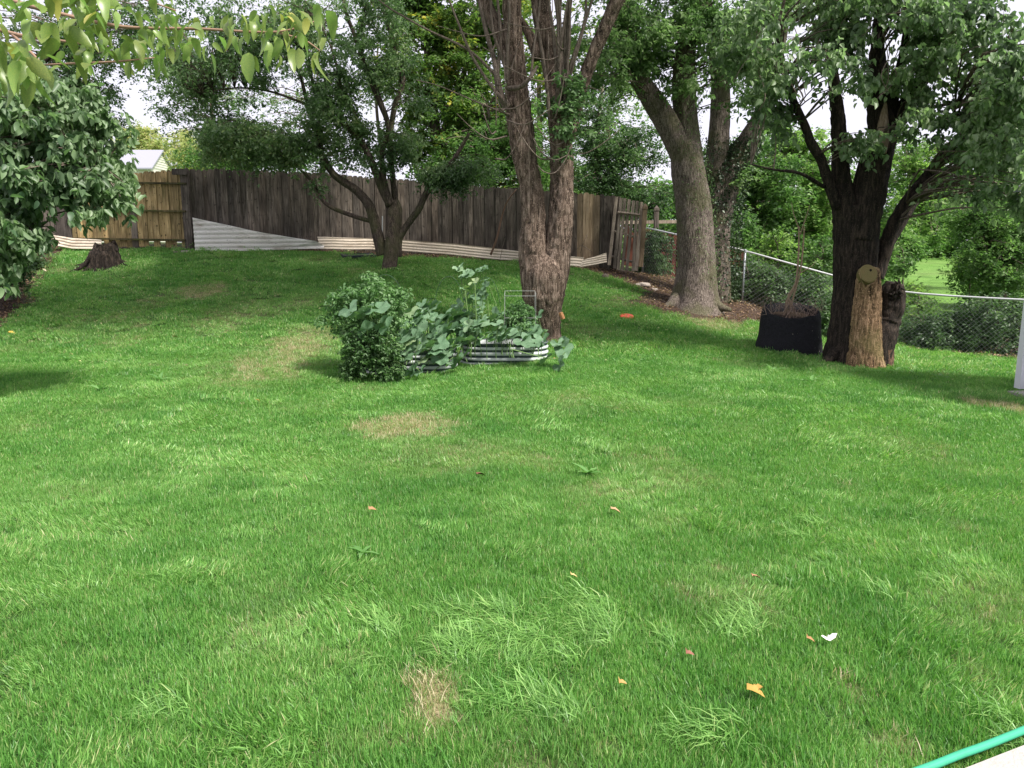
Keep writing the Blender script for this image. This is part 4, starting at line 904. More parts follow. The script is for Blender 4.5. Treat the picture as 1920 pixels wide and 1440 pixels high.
# the 300 leaves nearest the camera are parts of their own
def leaf_mesh(l=1, w_=.5, seed=0, n_=6, teeth=0, cup=.12, bend=.3, name='leaf'):
    r = np.random.default_rng(seed); V_ = []; F_ = []
    for i in range(n_ + 1):
        t = i / n_; hw = w_ * .5 * (math.sin(math.pi * min(1, (t * .93 + .05)) ** .8)) ** .8 if 0 < t < 1 else .0
        if i == 0: hw = .02
        z = -bend * t * t; hw *= 1 + teeth * (1 if i % 2 else -1)
        V_ += [(t * l, -hw, z + cup * hw * 2), (t * l, 0, z - .0), (t * l, hw, z + cup * hw * 2)]
    for i in range(n_):
        a = 3 * i; F_ += [(a, a + 1, a + 4, a + 3), (a + 1, a + 2, a + 5, a + 4)]
    return mesh(name, V_, F_, smooth=True)
L_left_p = leaf_mat('left_tree_leaf_single', [(0, (.05, .10, .05)), (.5, (.11, .19, .085)), (1, (.25, .35, .18))], .4, .45, from_obj=True)
lm = [leaf_mesh(1, .52, i, bend=.2 + .1 * i) for i in range(3)]
for q in lm: q.materials.append(L_left_p)
r_ = np.random.default_rng(20); front = P6[np.argsort(P6[:, 1] + r_.normal(0, .25, len(P6)))]; cnt = 0
for q in front:
    d = q - np.array([0, 0, EYE]); zc = d[1] * math.cos(PITCH) - d[2] * math.sin(PITCH); u = 960 + F * d[0] / zc; v = 720 - F * (d[1] * math.sin(PITCH) + d[2] * math.cos(PITCH)) / zc
    if u < 5 or v < 10: continue
    link('leaf', lm[cnt % 3], None, T6, tuple(q + [0, -.10, 0]), (r_.normal(0, .7), .6 + r_.normal(0, .5), r_.uniform(0, 6.28)), r_.uniform(.06, .115)); cnt += 1
    if cnt >= 290: break

# ------------------------------------------------------------------ bright branch hanging in at the top left, close to the camera
L_near = leaf_mat('bright_near_leaf', [(0, (.028, .10, .026)), (.5, (.055, .17, .045)), (.95, (.10, .25, .07)), (1, (.30, .27, .06))], .34, .45, from_obj=True, rough=.35, veins=True, tint=(.6, 1.0, .55))
OB = empty('overhanging_branch', tuple(at(-260, -60, 2.3)), 'bright green leafy branch hanging into the top left corner close to the camera', 'branch')
bspec = [([(-260, -60, 2.4), (-100, 20, 2.3), (20, 62, 2.25), (110, 76, 2.2), (200, 88, 2.15)], [12, 9, 7, 5, 3]), ([(-260, -60, 2.4), (-60, -20, 2.2), (90, 20, 2.1), (230, 50, 2.1), (370, 54, 2.05), (515, 60, 2.0), (590, 40, 2.0)], [12, 9, 7, 6, 5, 4, 2]),
         ([(20, 62, 2.25), (60, 100, 2.2), (78, 125, 2.15), (60, 150, 2.15)], [5, 5, 3, 2]), ([(78, 122, 2.2), (140, 119, 2.15), (212, 116, 2.1), (290, 108, 2.1)], [3, 4, 4, 2]), ([(-100, -120, 2.0), (60, -60, 1.95), (200, -25, 1.95), (330, 20, 1.9)], [8, 6, 5, 2]),
         ([(515, 60, 2.0), (570, 75, 2.0), (600, 95, 2.0)], [4, 3, 2]), ([(-260, -60, 2.4), (-120, 90, 2.3), (0, 130, 2.3), (60, 150, 2.3)], [9, 7, 4, 2])]
V_, F_, skb = limbs(bspec, sides=7, rings_per_m=30); link('stem', mesh('stem', V_, F_, smooth=True), plain('young_branch_bark', (.30, .19, .13), .7, 0, .2, 40), OB)
nm = [leaf_mesh(1, .50, i + 5, n_=8, teeth=.05, bend=.15 + .22 * i, cup=.22) for i in range(4)]
for q in nm: q.materials.append(L_near)
r_ = np.random.default_rng(77)
def near_leaf(px, py, Dd, size, down):
    q = at(px, py, Dd); yaw = r_.uniform(0, 6.28); 
    link('leaf', nm[r_.integers(0, 4)], None, OB, tuple(q), (r_.normal(0, .6), down + r_.normal(0, .25), yaw), size * .88 * r_.uniform(.55, 1.25))
for (x0, x1, y0, y1, Dd, cnt, sz, dn) in [(-40, 190, -30, 130, 1.9, 84, .060, .5), (120, 330, -20, 110, 2.0, 60, .052, .55), (250, 430, 20, 85, 2.05, 30, .046, .7), (410, 610, 18, 75, 2.0, 52, .050, .85), (20, 150, 110, 150, 2.1, 14, .060, 1.1),
                                      (-30, 60, 60, 160, 2.1, 16, .075, .9), (180, 300, 80, 125, 2.1, 14, .052, 1.15), (500, 640, -12, 40, 1.9, 8, .052, .7), (300, 420, 75, 110, 2.0, 5, .06, 1.3), (440, 600, 70, 105, 2.0, 10, .064, 1.25)]:
    for _ in range(cnt): near_leaf(r_.uniform(x0, x1), r_.uniform(y0, y1), Dd + r_.normal(0, .12), sz, dn)

# ------------------------------------------------------------------ trees and shrubs beyond the fences
L_yel = leaf_mat('yellow_green_leaf', [(0, (.05, .095, .028)), (.6, (.11, .18, .045)), (.9, (.22, .27, .06)), (1, (.46, .38, .07))], .45, .3)
L_sun = leaf_mat('sunlit_green_leaf', [(0, (.06, .12, .035)), (.5, (.13, .225, .065)), (1, (.27, .38, .11))], .5, .3)
L_wood = leaf_mat('woodland_leaf', [(0, (.045, .095, .03)), (.5, (.095, .18, .055)), (1, (.20, .32, .095))], .45, .3)
L_dk = leaf_mat('shrub_leaf', [(0, (.03, .06, .025)), (.55, (.065, .12, .046)), (1, (.14, .22, .09))], .36, .4)
L_pale = leaf_mat('pale_far_leaf', [(0, (.20, .24, .10)), (.5, (.34, .36, .16)), (1, (.50, .42, .22))], .5, .2)
def bgtree(foot, D, stems, blobs, mt, label, seed, per=70, rad=.26, size=.15, cat='tree', name='background_tree', gap=.33, group=None, bark=B_twig, zs=.7, twig=.009, droop=.3, near=False, aspect=.55):
    base = at(foot[0], foot[1], D); base[2] = h1(base[0], base[1])
    root = empty(name, tuple(base), label, cat, group)
    q0 = 0
    sp_ = []
    for pts, wd in stems: sp_.append(([(a, b, D + (c if c else 0)) for a, b, c in pts], wd))
    V_, F_, sk = limbs(sp_, sides=8, rings_per_m=3); link('trunk' if cat == 'tree' else 'stems', mesh('trunk', V_, F_, smooth=True), bark, root)
    crown(root, blobs, per, rad, size, mt, seed, sk, bark, gap=gap, zs=zs, twig=twig, droop=droop, cname='crown' if cat == 'tree' else 'foliage', near=near, aspect=aspect)
    return root
G_ = 'trees beyond the fences'
bgtree((830, 480), 25, [([(830, 520, 0), (826, 360, 0), (812, 200, 0), (800, 80, 0), (795, -60, 0)], [30, 24, 18, 12, 7]), ([(820, 280, 0), (850, 190, 0), (880, 110, 0), (920, 20, 0)], [12, 10, 8, 5])],
       [(830, 130, 25, 130, 120, 2.2, 190), (860, 250, 24.5, 120, 90, 1.8, 150), (790, 20, 25, 110, 70, 2, 100), (900, 30, 25, 100, 80, 2, 90)], L_yel, 'yellowing tree beyond the board fence between fruit tree and split trunk', 301, group=G_, per=75)
bgtree((930, 490), 23.5, [([(935, 520, 0), (930, 400, 0), (925, 300, 0), (915, 200, 0)], [16, 12, 9, 5])],
       [(910, 290, 23, 90, 60, 1.4, 110), (1000, 300, 23.5, 60, 60, 1.2, 50), (930, 220, 23.5, 100, 60, 1.5, 90), (840, 325, 23, 60, 30, 1, 20), (1010, 345, 23, 40, 22, .8, 12)], L_wood, 'dark green tree low behind the board fence left of the split trunk', 302, group=G_, size=.10)
bgtree((1010, 490), 29, [([(1010, 500, 0), (1012, 300, 0), (1010, 100, 0)], [14, 12, 6])], [(1010, 120, 29, 80, 160, 2, 70), (1020, 330, 28, 40, 50, 1.2, 18), (1090, 90, 29, 60, 120, 2, 40)], L_yel, 'yellow-green tree glowing through the fork of the split trunk', 303, group=G_)
bgtree((1130, 500), 24, [([(1130, 520, 0), (1125, 380, 0), (1120, 260, 0), (1130, 160, 0)], [18, 14, 10, 5]), ([(1124, 380, 0), (1160, 300, 0), (1190, 240, 0)], [9, 7, 4])],
       [(1130, 290, 23.5, 70, 70, 1.5, 66), (1190, 290, 23, 60, 60, 1.2, 46), (1110, 220, 24, 60, 60, 1.5, 34), (1180, 350, 22.6, 56, 30, .9, 34), (1110, 345, 22.6, 50, 22, .8, 20), (1230, 350, 23, 30, 50, .8, 20)], L_dk, 'dark leafy tree behind the right end of the board fence', 304, group=G_, size=.10, gap=.3)
bgtree((1140, 500), 33, [([(1140, 480, 0), (1140, 200, 0)], [12, 6])], [(1140, 270, 33, 90, 90, 2, 60), (1080, 330, 32, 50, 40, 1, 20), (1170, 180, 33, 60, 60, 2, 26)], L_sun, 'bright green tree far behind the board fence right of the split trunk', 305, group=G_, size=.13)
bgtree((1400, 520), 26, [([(1420, 540, 0), (1415, 420, 0), (1410, 320, 0)], [14, 10, 6])], [(1400, 400, 25.5, 80, 80, 1.6, 80), (1400, 300, 26, 60, 50, 1.5, 40), (1330, 330, 26, 40, 60, 1, 20), (1450, 350, 25, 60, 60, 1.5, 50)], L_wood, 'mid green woodland tree beyond chain link behind the ivied tree', 306, group=G_)
bgtree((1510, 540), 27, [([(1500, 560, 0), (1496, 420, 0), (1500, 300, 0)], [10, 8, 5]), ([(1500, 480, 0), (1515, 380, 0), (1530, 300, 0)], [8, 6, 4])], [(1500, 300, 27, 90, 60, 1.8, 80), (1540, 370, 26.5, 70, 60, 1.5, 60), (1460, 260, 28, 60, 40, 1.5, 30), (1500, 420, 26, 80, 50, 1.2, 60)], L_sun, 'sunlit green tree beyond chain link left of the dark tree', 307, group=G_)
bgtree((1780, 520), 30, [([(1845, 540, 0), (1835, 400, 0), (1800, 280, 0)], [12, 9, 5]), ([(1835, 400, 0), (1740, 380, 0), (1715, 330, 0)], [7, 5, 3])], [(1770, 320, 30, 110, 60, 2, 80), (1760, 400, 29, 110, 50, 1.8, 80), (1700, 300, 31, 60, 50, 1.5, 36), (1860, 340, 29.5, 70, 70, 1.5, 60), (1720, 440, 28, 50, 26, 1, 20)], L_sun, 'sunlit green tree beyond chain link right of the dark tree', 308, group=G_)
bgtree((1870, 560), 22, [([(1880, 570, 0), (1878, 470, 0), (1870, 380, 0)], [16, 12, 6]), ([(1878, 520, 0), (1850, 450, 0), (1830, 400, 0)], [8, 6, 3])], [(1870, 430, 21.5, 80, 60, 1.3, 80), (1900, 500, 20.5, 60, 50, 1.0, 60), (1830, 400, 22, 60, 40, 1.2, 36), (1845, 490, 21.5, 30, 34, .8, 20), (1980, 430, 21, 70, 110, 1.5, 60)], L_wood, 'dark green tree at the right edge beyond the chain link', 309, group=G_, size=.10)
bgtree((1580, 540), 34, [([(1600, 520, 0), (1600, 350, 0)], [10, 5])], [(1600, 380, 34, 110, 90, 2.4, 90), (1660, 430, 33, 60, 60, 1.6, 40), (1700, 350, 34, 80, 60, 2, 50)], L_wood, 'tall woodland tree directly behind the dark tree', 310, group=G_, size=.14, rad=.42)
bgtree((60, 480), 24, [([(110, 500, 0), (120, 330, 0), (130, 180, 0), (140, 20, 0)], [26, 22, 16, 9])], [(120, 120, 24, 150, 110, 2.2, 100), (230, 60, 24, 90, 80, 2, 50), (60, 240, 23, 100, 80, 2, 60), (330, 30, 24, 50, 50, 1.2, 14), (-60, 120, 23, 100, 160, 2, 60), (160, 190, 24, 60, 40, 1.5, 20)], L_dk, 'tall dark tree behind the leafy tree at upper left', 311, group=G_, size=.11)
bgtree((120, 470), 20.8, [([(60, 480, 0), (60, 400, 0), (70, 340, 0)], [16, 10, 6])], [(60, 400, 20.5, 80, 60, 1, 60), (10, 340, 20.5, 80, 70, 1.2, 50), (120, 350, 20.6, 60, 30, .8, 20)], L_dk, 'dark bush behind the short fence end at far left', 312, group=G_, size=.10, cat='shrub', name='shrub')
bgtree((450, 470), 23, [([(470, 490, 0), (460, 380, 0), (440, 290, 0)], [12, 9, 5])], [(440, 285, 22.5, 80, 34, 1.2, 44), (500, 300, 22.5, 90, 28, 1.2, 40), (385, 292, 22.5, 40, 26, .9, 18), (560, 290, 22.5, 60, 34, 1, 22)], L_wood, 'low dark tree showing above the board fence under the fruit tree', 313, group=G_, size=.09, zs=.5)
for k, (px, py, D_, rx, ry, mt_, lab) in enumerate([(1230, 400, 44, 90, 60, L_wood, 'distant dark tree line piece seen left of the massive forked tree'), (1420, 420, 46, 110, 60, L_sun, 'distant bright tree seen between ivied and dark tree'), (1600, 430, 48, 100, 56, L_wood, 'distant tree hidden mostly behind the dark tree trunk'), (1760, 400, 50, 120, 60, L_sun, 'distant sunlit tree above the far bright lawn'), (1900, 430, 46, 90, 70, L_wood, 'distant tree at right edge beyond the far lawn'), (980, 400, 48, 100, 70, L_yel, 'distant yellow tree low behind the split trunk'), (1100, 390, 50, 90, 60, L_sun, 'distant bright tree above the right end of the board fence')]):
    bgtree((px, 470), D_, [([(px, 480, 0), (px, 420, 0), (px, 370, 0)], [7, 5, 3])], [(px, py, D_, rx, ry, 2.5, 90), (px, 462, D_ - 2, rx, 16, 2, 36)], mt_, lab, 370 + k, group=G_, per=60, rad=.6, size=.30, gap=.2)
for k, (px, py, D_, rx, ry, lab) in enumerate([(1240, 455, 27, 50, 40, 'dark thicket seen left of the massive forked tree'), (1400, 480, 25, 60, 40, 'mid green thicket behind the first chain link post'), (1500, 490, 25, 60, 44, 'thicket behind the dead sapling stems'), (1620, 500, 25, 60, 40, 'thicket behind the dark tree trunk'), (1860, 530, 24, 60, 40, 'thicket right of the far bright lawn'), (1690, 460, 27, 36, 24, 'thicket just right of the dark tree trunk')]):
    bgtree((px, py + ry), D_, [([(px, py + ry + 10, 0), (px + 4, py, 0), (px - 6, py - ry * .6, 0)], [3.5, 2.5, 1.5])], [(px, py, D_, rx, ry, 1.0, 90)], L_wood, lab, 390 + k, per=60, rad=.25, size=.13, cat='shrub', name='shrub', gap=.2, group='thickets beyond the chain link fence', twig=.005)
for a in [((400, 470), 25, [(390, 170, 25, 110, 70, 1.6, 60), (330, 215, 25, 50, 40, 1, 14)], 'thin airy tree behind the fence left of the fruit tree'), ((600, 470), 26, [(560, 215, 26, 110, 70, 1.6, 54), (640, 290, 26, 80, 40, 1.2, 30), (560, 60, 26, 130, 80, 1.6, 50)], 'thin airy tree behind the fence directly beyond the fruit tree'), ((710, 480), 27, [(690, 150, 27, 60, 140, 1.6, 60)], 'slim airy tree behind the fence just right of the fruit tree stems')]:
    fx, fy = a[0]; bgtree(a[0], a[1], [([(fx, fy + 30, 0), (fx + 5, 320, 0), (fx - 5, 180, 0), (fx, 60, 0)], [9, 7, 5, 2])], a[2], L_plum, a[3], 420 + fx, group=G_, size=.10, per=42, rad=.24, gap=.48)
for k, (px, py, D_, rx, ry, mt_, cnt_, lab) in enumerate([(1720, 560, 20.5, 40, 34, L_sun, 26, 'sunlit loose shrub in front of the bright far lawn'), (1815, 510, 23, 40, 40, L_sun, 44, 'sunlit loose shrub at the right side of the bright gap'), (1385, 440, 19.5, 30, 44, L_wood, 30, 'tall leafy sapling behind the chain link beside the ivy'), (1455, 470, 19.5, 40, 40, L_sun, 40, 'bright leafy sapling behind the chain link left of the dead sapling'), (1540, 480, 20, 34, 44, L_wood, 36, 'tall leafy sapling behind the chain link touching the dark trunk'), (1690, 480, 21, 30, 30, L_wood, 22, 'leafy sapling behind the chain link right of the dark trunk')]):
    bgtree((px, py + ry), D_, [([(px, 600, 0), (px + 4, py, 0), (px - 6, py - ry * .6, 0)], [3.5, 2.5, 1.5])], [(px, py, D_, rx, ry, .8, cnt_)], mt_, lab, 450 + k, per=46, rad=.18, size=.10, cat='shrub', name='shrub', gap=.35, group='loose shrubs and saplings behind the chain link', twig=.005)
# pale far trees and the house
bgtree((270, 400), 98, [([(262, 420, 0), (262, 300, 0)], [8, 4])], [(262, 258, 98, 36, 26, 3, 60), (290, 280, 96, 30, 16, 2, 24)], L_pale, 'pale yellow distant tree left above the neighbour roof', 314, group=G_, size=.40, rad=.8, gap=0)
bgtree((345, 400), 58, [([(350, 420, 0), (350, 300, 0)], [6, 3])], [(358, 290, 58, 34, 30, 2, 50), (345, 262, 60, 30, 20, 1.5, 20), (410, 300, 58, 36, 20, 1.5, 20)], L_pale, 'pale orange-tinged distant tree right of the neighbour roof', 315, group=G_, size=.24, rad=.5, gap=0)

M_roof = plain('lavender_grey_shingle', (.30, .30, .35), .8, 0, .12, 3); M_siding = plain('cream_siding', (.55, .55, .48), .6, 0, .08, 2)
def slab(P, t=.15):
    P = [np.array(p) for p in P]; k = len(P); return P + [p - [0, 0, t] for p in P], [tuple(range(k)), tuple(range(2 * k - 1, k - 1, -1))] + [(i, i + k, (i + 1) % k + k, (i + 1) % k) for i in range(k)]
hs = empty('neighbour_house', tuple(at(275, 400, 80)), 'pale house with grey roof and sided gable beyond the tan fence panel', 'house')
ez, rz_ = at(300, 318, 80)[2], at(300, 281, 80)[2]; x1 = at(306, 281, 80)[0]; x0 = x1 - 9; ym = 80.0; gz = h1(x0, 61) - 2
V_, F_ = slab([(x0, 77.2, ez - .1), (x1, 77.2, ez - .1), (x1, ym, rz_), (x0, ym, rz_)]); link('roof', mesh('roof', V_, F_), M_roof, hs)
V_, F_ = slab([(x0, ym, rz_), (x1, ym, rz_), (x1, 82.8, ez - .1), (x0, 82.8, ez - .1)]); link('roof', mesh('roof', V_, F_), M_roof, hs)
V_, F_ = box(((x0 + x1) / 2, 80, (gz + ez) / 2 - .1), (x1 - x0 - .6, 4.9, ez - gz)); link('wall', mesh('wall', V_, F_), M_siding, hs)
V_ = [(x1 - .28, 77.6, ez - .1), (x1 - .28, 82.4, ez - .1), (x1 - .28, ym, rz_ - .2), (x1 - .4, 77.6, ez - .1), (x1 - .4, 82.4, ez - .1), (x1 - .4, ym, rz_ - .2)]
link('gable', mesh('gable', V_, [(0, 1, 2), (5, 4, 3), (0, 3, 4, 1), (1, 4, 5, 2), (2, 5, 3, 0)]), M_siding, hs)
gb = [box((x1 - .262, ym, ez + (rz_ - ez) * k / 8 + .04), (.03, 4.8 * (1 - k / 8), .09)) for k in range(7)]
V_, F_ = merge(gb); link('siding_lap', mesh('siding_lap', V_, F_), M_siding, hs)

# undergrowth just behind the chain link, one shrub after another
ug = [(1225, 470, 20.8, 30, 50, 'small dark shrub between corner post and massive forked tree'), (1345, 520, 18.8, 30, 50, 'dark shrub behind chain link right beside the ivied tree'), (1400, 520, 18.6, 45, 50, 'dark shrub behind chain link at the first post after the big trees'),
      (1460, 545, 18.3, 45, 44, 'dark shrub behind chain link above the left side of the grow bag'), (1530, 555, 18.0, 45, 48, 'dark shrub behind chain link right above the grow bag'), (1550, 600, 15.8, 22, 40, 'broad-leaved weed bush between grow bag and dark tree'), (1730, 620, 17.0, 40, 40, 'low dark shrub behind chain link right of the sawn stub'),
      (1790, 615, 16.9, 45, 44, 'low dark shrub behind chain link below the sunlit gap'), (1850, 600, 16.6, 50, 60, 'dark shrub behind chain link near the right edge'), (1930, 600, 16.4, 50, 70, 'dark shrub behind chain link at the right edge'), (1640, 600, 18.0, 60, 50, 'dark shrub behind the trunk of the dark tree')]
for k, (px, py, D_, rx, ry, lab) in enumerate(ug):
    bgtree((px, py + ry), D_, [([(px, py + ry + 10, 0), (px + 4, py, 0), (px - 6, py - ry * .6, 0)], [3.5, 2.5, 1.5]), ([(px, py + ry + 10, 0), (px - rx * .5, py, 0)], [3, 1.5]), ([(px, py + ry + 10, 0), (px + rx * .5, py - 6, 0)], [3, 1.5])],
           [(px, py, D_, rx, ry, .7, 46), (px, py + ry * .5, D_ - .2, rx * 1.1, ry * .6, .6, 26)], L_dk, lab, 330 + k, per=60, rad=.17, size=.085, cat='shrub', name='shrub', gap=.15, group='shrubs behind the chain link fence', twig=.004)
for k, (px, py, D_, rx, ry, lab) in enumerate([(-10, 500, 13.4, 34, 36, 'dark shrub behind the left chain link, under the leafy tree'), (40, 470, 16.6, 40, 50, 'dark shrub in the far left corner of the lawn'), (-30, 430, 14, 70, 70, 'tall dark shrub outside the left chain link')]):
    bgtree((px, py + ry), D_, [([(px, py + ry + 10, 0), (px + 4, py, 0), (px - 6, py - ry * .6, 0)], [4, 3, 2]), ([(px, py + ry, 0), (px - rx * .5, py, 0)], [3, 1.5])],
           [(px, py, D_, rx, ry, .7, 60), (px, py + ry * .5, D_, rx, ry * .6, .6, 30)], L_dk, lab, 350 + k, per=60, rad=.16, size=.075, cat='shrub', name='shrub', gap=.15, group='shrubs along the left border', twig=.004)

# ------------------------------------------------------------------ raised beds and their plants
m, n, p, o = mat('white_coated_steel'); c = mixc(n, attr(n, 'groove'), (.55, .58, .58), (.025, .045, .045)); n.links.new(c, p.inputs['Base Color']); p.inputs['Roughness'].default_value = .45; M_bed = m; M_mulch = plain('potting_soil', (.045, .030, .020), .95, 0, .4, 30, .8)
def bed(label, cx, cy_, L_, W_, hgt):
    zb = h1(cx, cy_) - .02; nS = 64; th = np.linspace(0, 2 * math.pi, nS, endpoint=False)
    sx_ = np.sign(np.cos(th)) * (L_ - W_) / 2; bx = sx_ + np.cos(th) * W_ / 2; by = np.sin(th) * W_ / 2
    root = empty('raised_bed', (cx, cy_, zb), label, 'raised bed', 'oval metal raised beds')
    nx_ = np.cos(th); ny = np.sin(th); V_ = []; nv = 30
    for j in range(nv + 1):
        z = hgt * j / nv; off = .011 * math.tanh(2.6 * math.sin(j / nv * 4 * 2 * math.pi))
        for i in range(nS): V_.append((cx + bx[i] + nx_[i] * off, cy_ + by[i] + ny[i] * off, zb + z))
    m0 = len(V_)
    for j in (nv, 0):
        for i in range(nS): V_.append((cx + bx[i] - nx_[i] * .02, cy_ + by[i] - ny[i] * .02, zb + hgt * j / nv))
    F_ = [(j * nS + i, j * nS + (i + 1) % nS, (j + 1) * nS + (i + 1) % nS, (j + 1) * nS + i) for j in range(nv) for i in range(nS)]
    F_ += [(nv * nS + i, nv * nS + (i + 1) % nS, m0 + (i + 1) % nS, m0 + i) for i in range(nS)] + [(m0 + i, m0 + (i + 1) % nS, m0 + nS + (i + 1) % nS, m0 + nS + i) for i in range(nS)]
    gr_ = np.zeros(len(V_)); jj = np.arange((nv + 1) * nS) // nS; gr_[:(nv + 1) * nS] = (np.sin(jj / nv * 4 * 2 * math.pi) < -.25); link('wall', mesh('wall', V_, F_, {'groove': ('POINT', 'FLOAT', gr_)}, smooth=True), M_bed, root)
    rp = [(cx + bx[i], cy_ + by[i], zb + hgt + .006) for i in range(nS)] + [(cx + bx[0], cy_ + by[0], zb + hgt + .006)]
    V_, F_ = tube(rp, .010, 6, cap=False); link('rim', mesh('rim', V_, F_, smooth=True), plain('dark_rim', (.10, .12, .12), .5), root)
    V_ = [(cx + bx[i] * .97, cy_ + by[i] * .95, zb + hgt * .8) for i in range(nS)]; link('soil', mesh('soil', V_, [tuple(range(nS))]), M_mulch, root)
    for sx2 in ():
        V_, F_ = box((cx + sx2 * (L_ - W_) / 2, cy_ - W_ / 2 - .008, zb + hgt / 2), (.035, .012, hgt * .92)); link('seam_plate', mesh('seam_plate', V_, F_), M_bed, root)
c1 = at(945, 684, 10.0); c2 = at(760, 703, 9.75)
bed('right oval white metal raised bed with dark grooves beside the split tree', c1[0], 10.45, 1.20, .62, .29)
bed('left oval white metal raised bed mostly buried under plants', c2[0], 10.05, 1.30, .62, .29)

def vine_leaf_mesh(seed):
    r = np.random.default_rng(seed); k = 20; th = np.linspace(-2.7, 2.7, k); rad = .5 * (1 + .16 * np.cos(th * 5 / 2.7 * 1.35 * 1.2) + r.normal(0, .035, k)); rad[0] = rad[-1] = .33
    cupz = .10 + r.uniform(0, .14); V_ = [(0, 0, 0)]
    for q in (.5, 1):
        for t, ra in zip(th, rad):
            rr1 = ra * q; V_.append((rr1 * math.cos(t), rr1 * math.sin(t), cupz * q * q * (.6 + .4 * math.cos(t * 5)) - .22 * q * q * max(0, math.cos(t)) * .6 + .02 * math.sin(t * 9) * q))
    F_ = [(0, 1 + i, 2 + i) for i in range(k - 1)] + [(1 + i, 1 + k + i, 2 + k + i, 2 + i) for i in range(k - 1)]
    return mesh('leaf', V_, F_, smooth=True)
m, n, p, o = mat('pumpkin_leaf'); rnd = N(n, 'ShaderNodeObjectInfo').outputs['Random']
c = ramp(n, rnd, [(0, (.085, .16, .085)), (.5, (.13, .235, .13)), (.92, (.19, .30, .18)), (1, (.28, .36, .18))])
c = mixc(n, mathn(n, 'MULTIPLY', ramp(n, noise(n, 9, 5), [(.45, (0, 0, 0)), (.65, (1, 1, 1))]), .35), c, (.24, .32, .22)); n.links.new(c, p.inputs['Base Color']); p.inputs['Roughness'].default_value = .5
t = N(n, 'ShaderNodeBsdfTranslucent'); n.links.new(mixc(n, 1, c, (1.2, 1.6, .6), 'MULTIPLY'), t.inputs[0]); x = N(n, 'ShaderNodeMixShader'); x.inputs[0].default_value = .22; n.links.new(p.outputs[0], x.inputs[1]); n.links.new(t.outputs[0], x.inputs[2]); n.links.new(x.outputs[0], o.inputs[0])
bump(n, p, noise(n, 18, 3), .3, .02); M_pump = m
vl = [vine_leaf_mesh(i) for i in range(5)]
for q in vl: q.materials.append(M_pump)
M_stalk = plain('green_stalk', (.16, .26, .09), .6, 0, .2, 20); M_dstalk = plain('brown_stalk', (.14, .10, .06), .8, 0, .3, 30)
PV = empty('pumpkin_vine', tuple(at(880, 690, 10.2)), 'sprawling squash vine with big lobed blue-green leaves over both beds', 'vine'); r_ = np.random.default_rng(31)
stk = []
SC = 1.35
def vleaf(px, py, D_, sz):
    q = at(px, py, D_); gz_ = h1(q[0], q[1]); tx_ = r_.normal(.6, .28); o = link('leaf', vl[r_.integers(0, 5)], None, PV, tuple(q), (tx_, r_.normal(0, .3), r_.uniform(-2.6, -.5)), SC * sz * r_.uniform(.75, 1.15))
    if q[2] - gz_ > .1: b = q + [r_.normal(0, .06), r_.uniform(.02, .15), 0]; b[2] = max(gz_ + .15, q[2] - .35); stk.append(tube([q, (q + b) / 2 + [0, .04, .02], b], [.0035, .004, .006], 5, 5, cap=False))
for x0, x1, y0, y1, D0, D1, cnt, sz in [(740, 870, 585, 680, 9.5, 10.2, 56, .185), (860, 1010, 590, 640, 9.9, 10.5, 48, .17), (765, 900, 560, 620, 10.0, 10.6, 22, .155), (855, 915, 500, 600, 10.2, 10.6, 20, .125), (1000, 1060, 640, 690, 9.5, 9.8, 8, .17),
                                     (770, 830, 680, 700, 9.3, 9.4, 3, .15), (650, 730, 570, 620, 9.25, 9.4, 7, .21), (740, 850, 630, 675, 9.45, 9.6, 12, .17), (870, 960, 600, 640, 9.7, 9.9, 9, .17), (940, 1020, 600, 650, 10, 10.4, 8, .15)]:
    for _ in range(cnt): t = r_.uniform(); vleaf(r_.uniform(x0, x1), y0 + (y1 - y0) * t, D1 + (D0 - D1) * t, sz)
for px, py in [(890, 528), (872, 542), (905, 545), (893, 556), (880, 540), (910, 535)]: vleaf(px, py, 10.3, .15)
for a in [((895, 660), (893, 600), (890, 530)), ((880, 660), (878, 600), (872, 545)), ((960, 655), (1010, 668), (1045, 672), (1060, 660)), ((850, 670), (820, 690), (800, 708), (830, 715))]:
    V_, F_ = tube([at(*q, 10.2 if q[1] < 665 and q[0] < 950 else 9.6) for q in a], .006, 6, 16, cap=False); link('runner', mesh('runner', V_, F_, smooth=True), M_stalk, PV)
V_, F_ = merge(stk); tag(link('leaf_stalks', mesh('leaf_stalks', V_, F_, smooth=True), M_stalk, PV), kind='stuff')

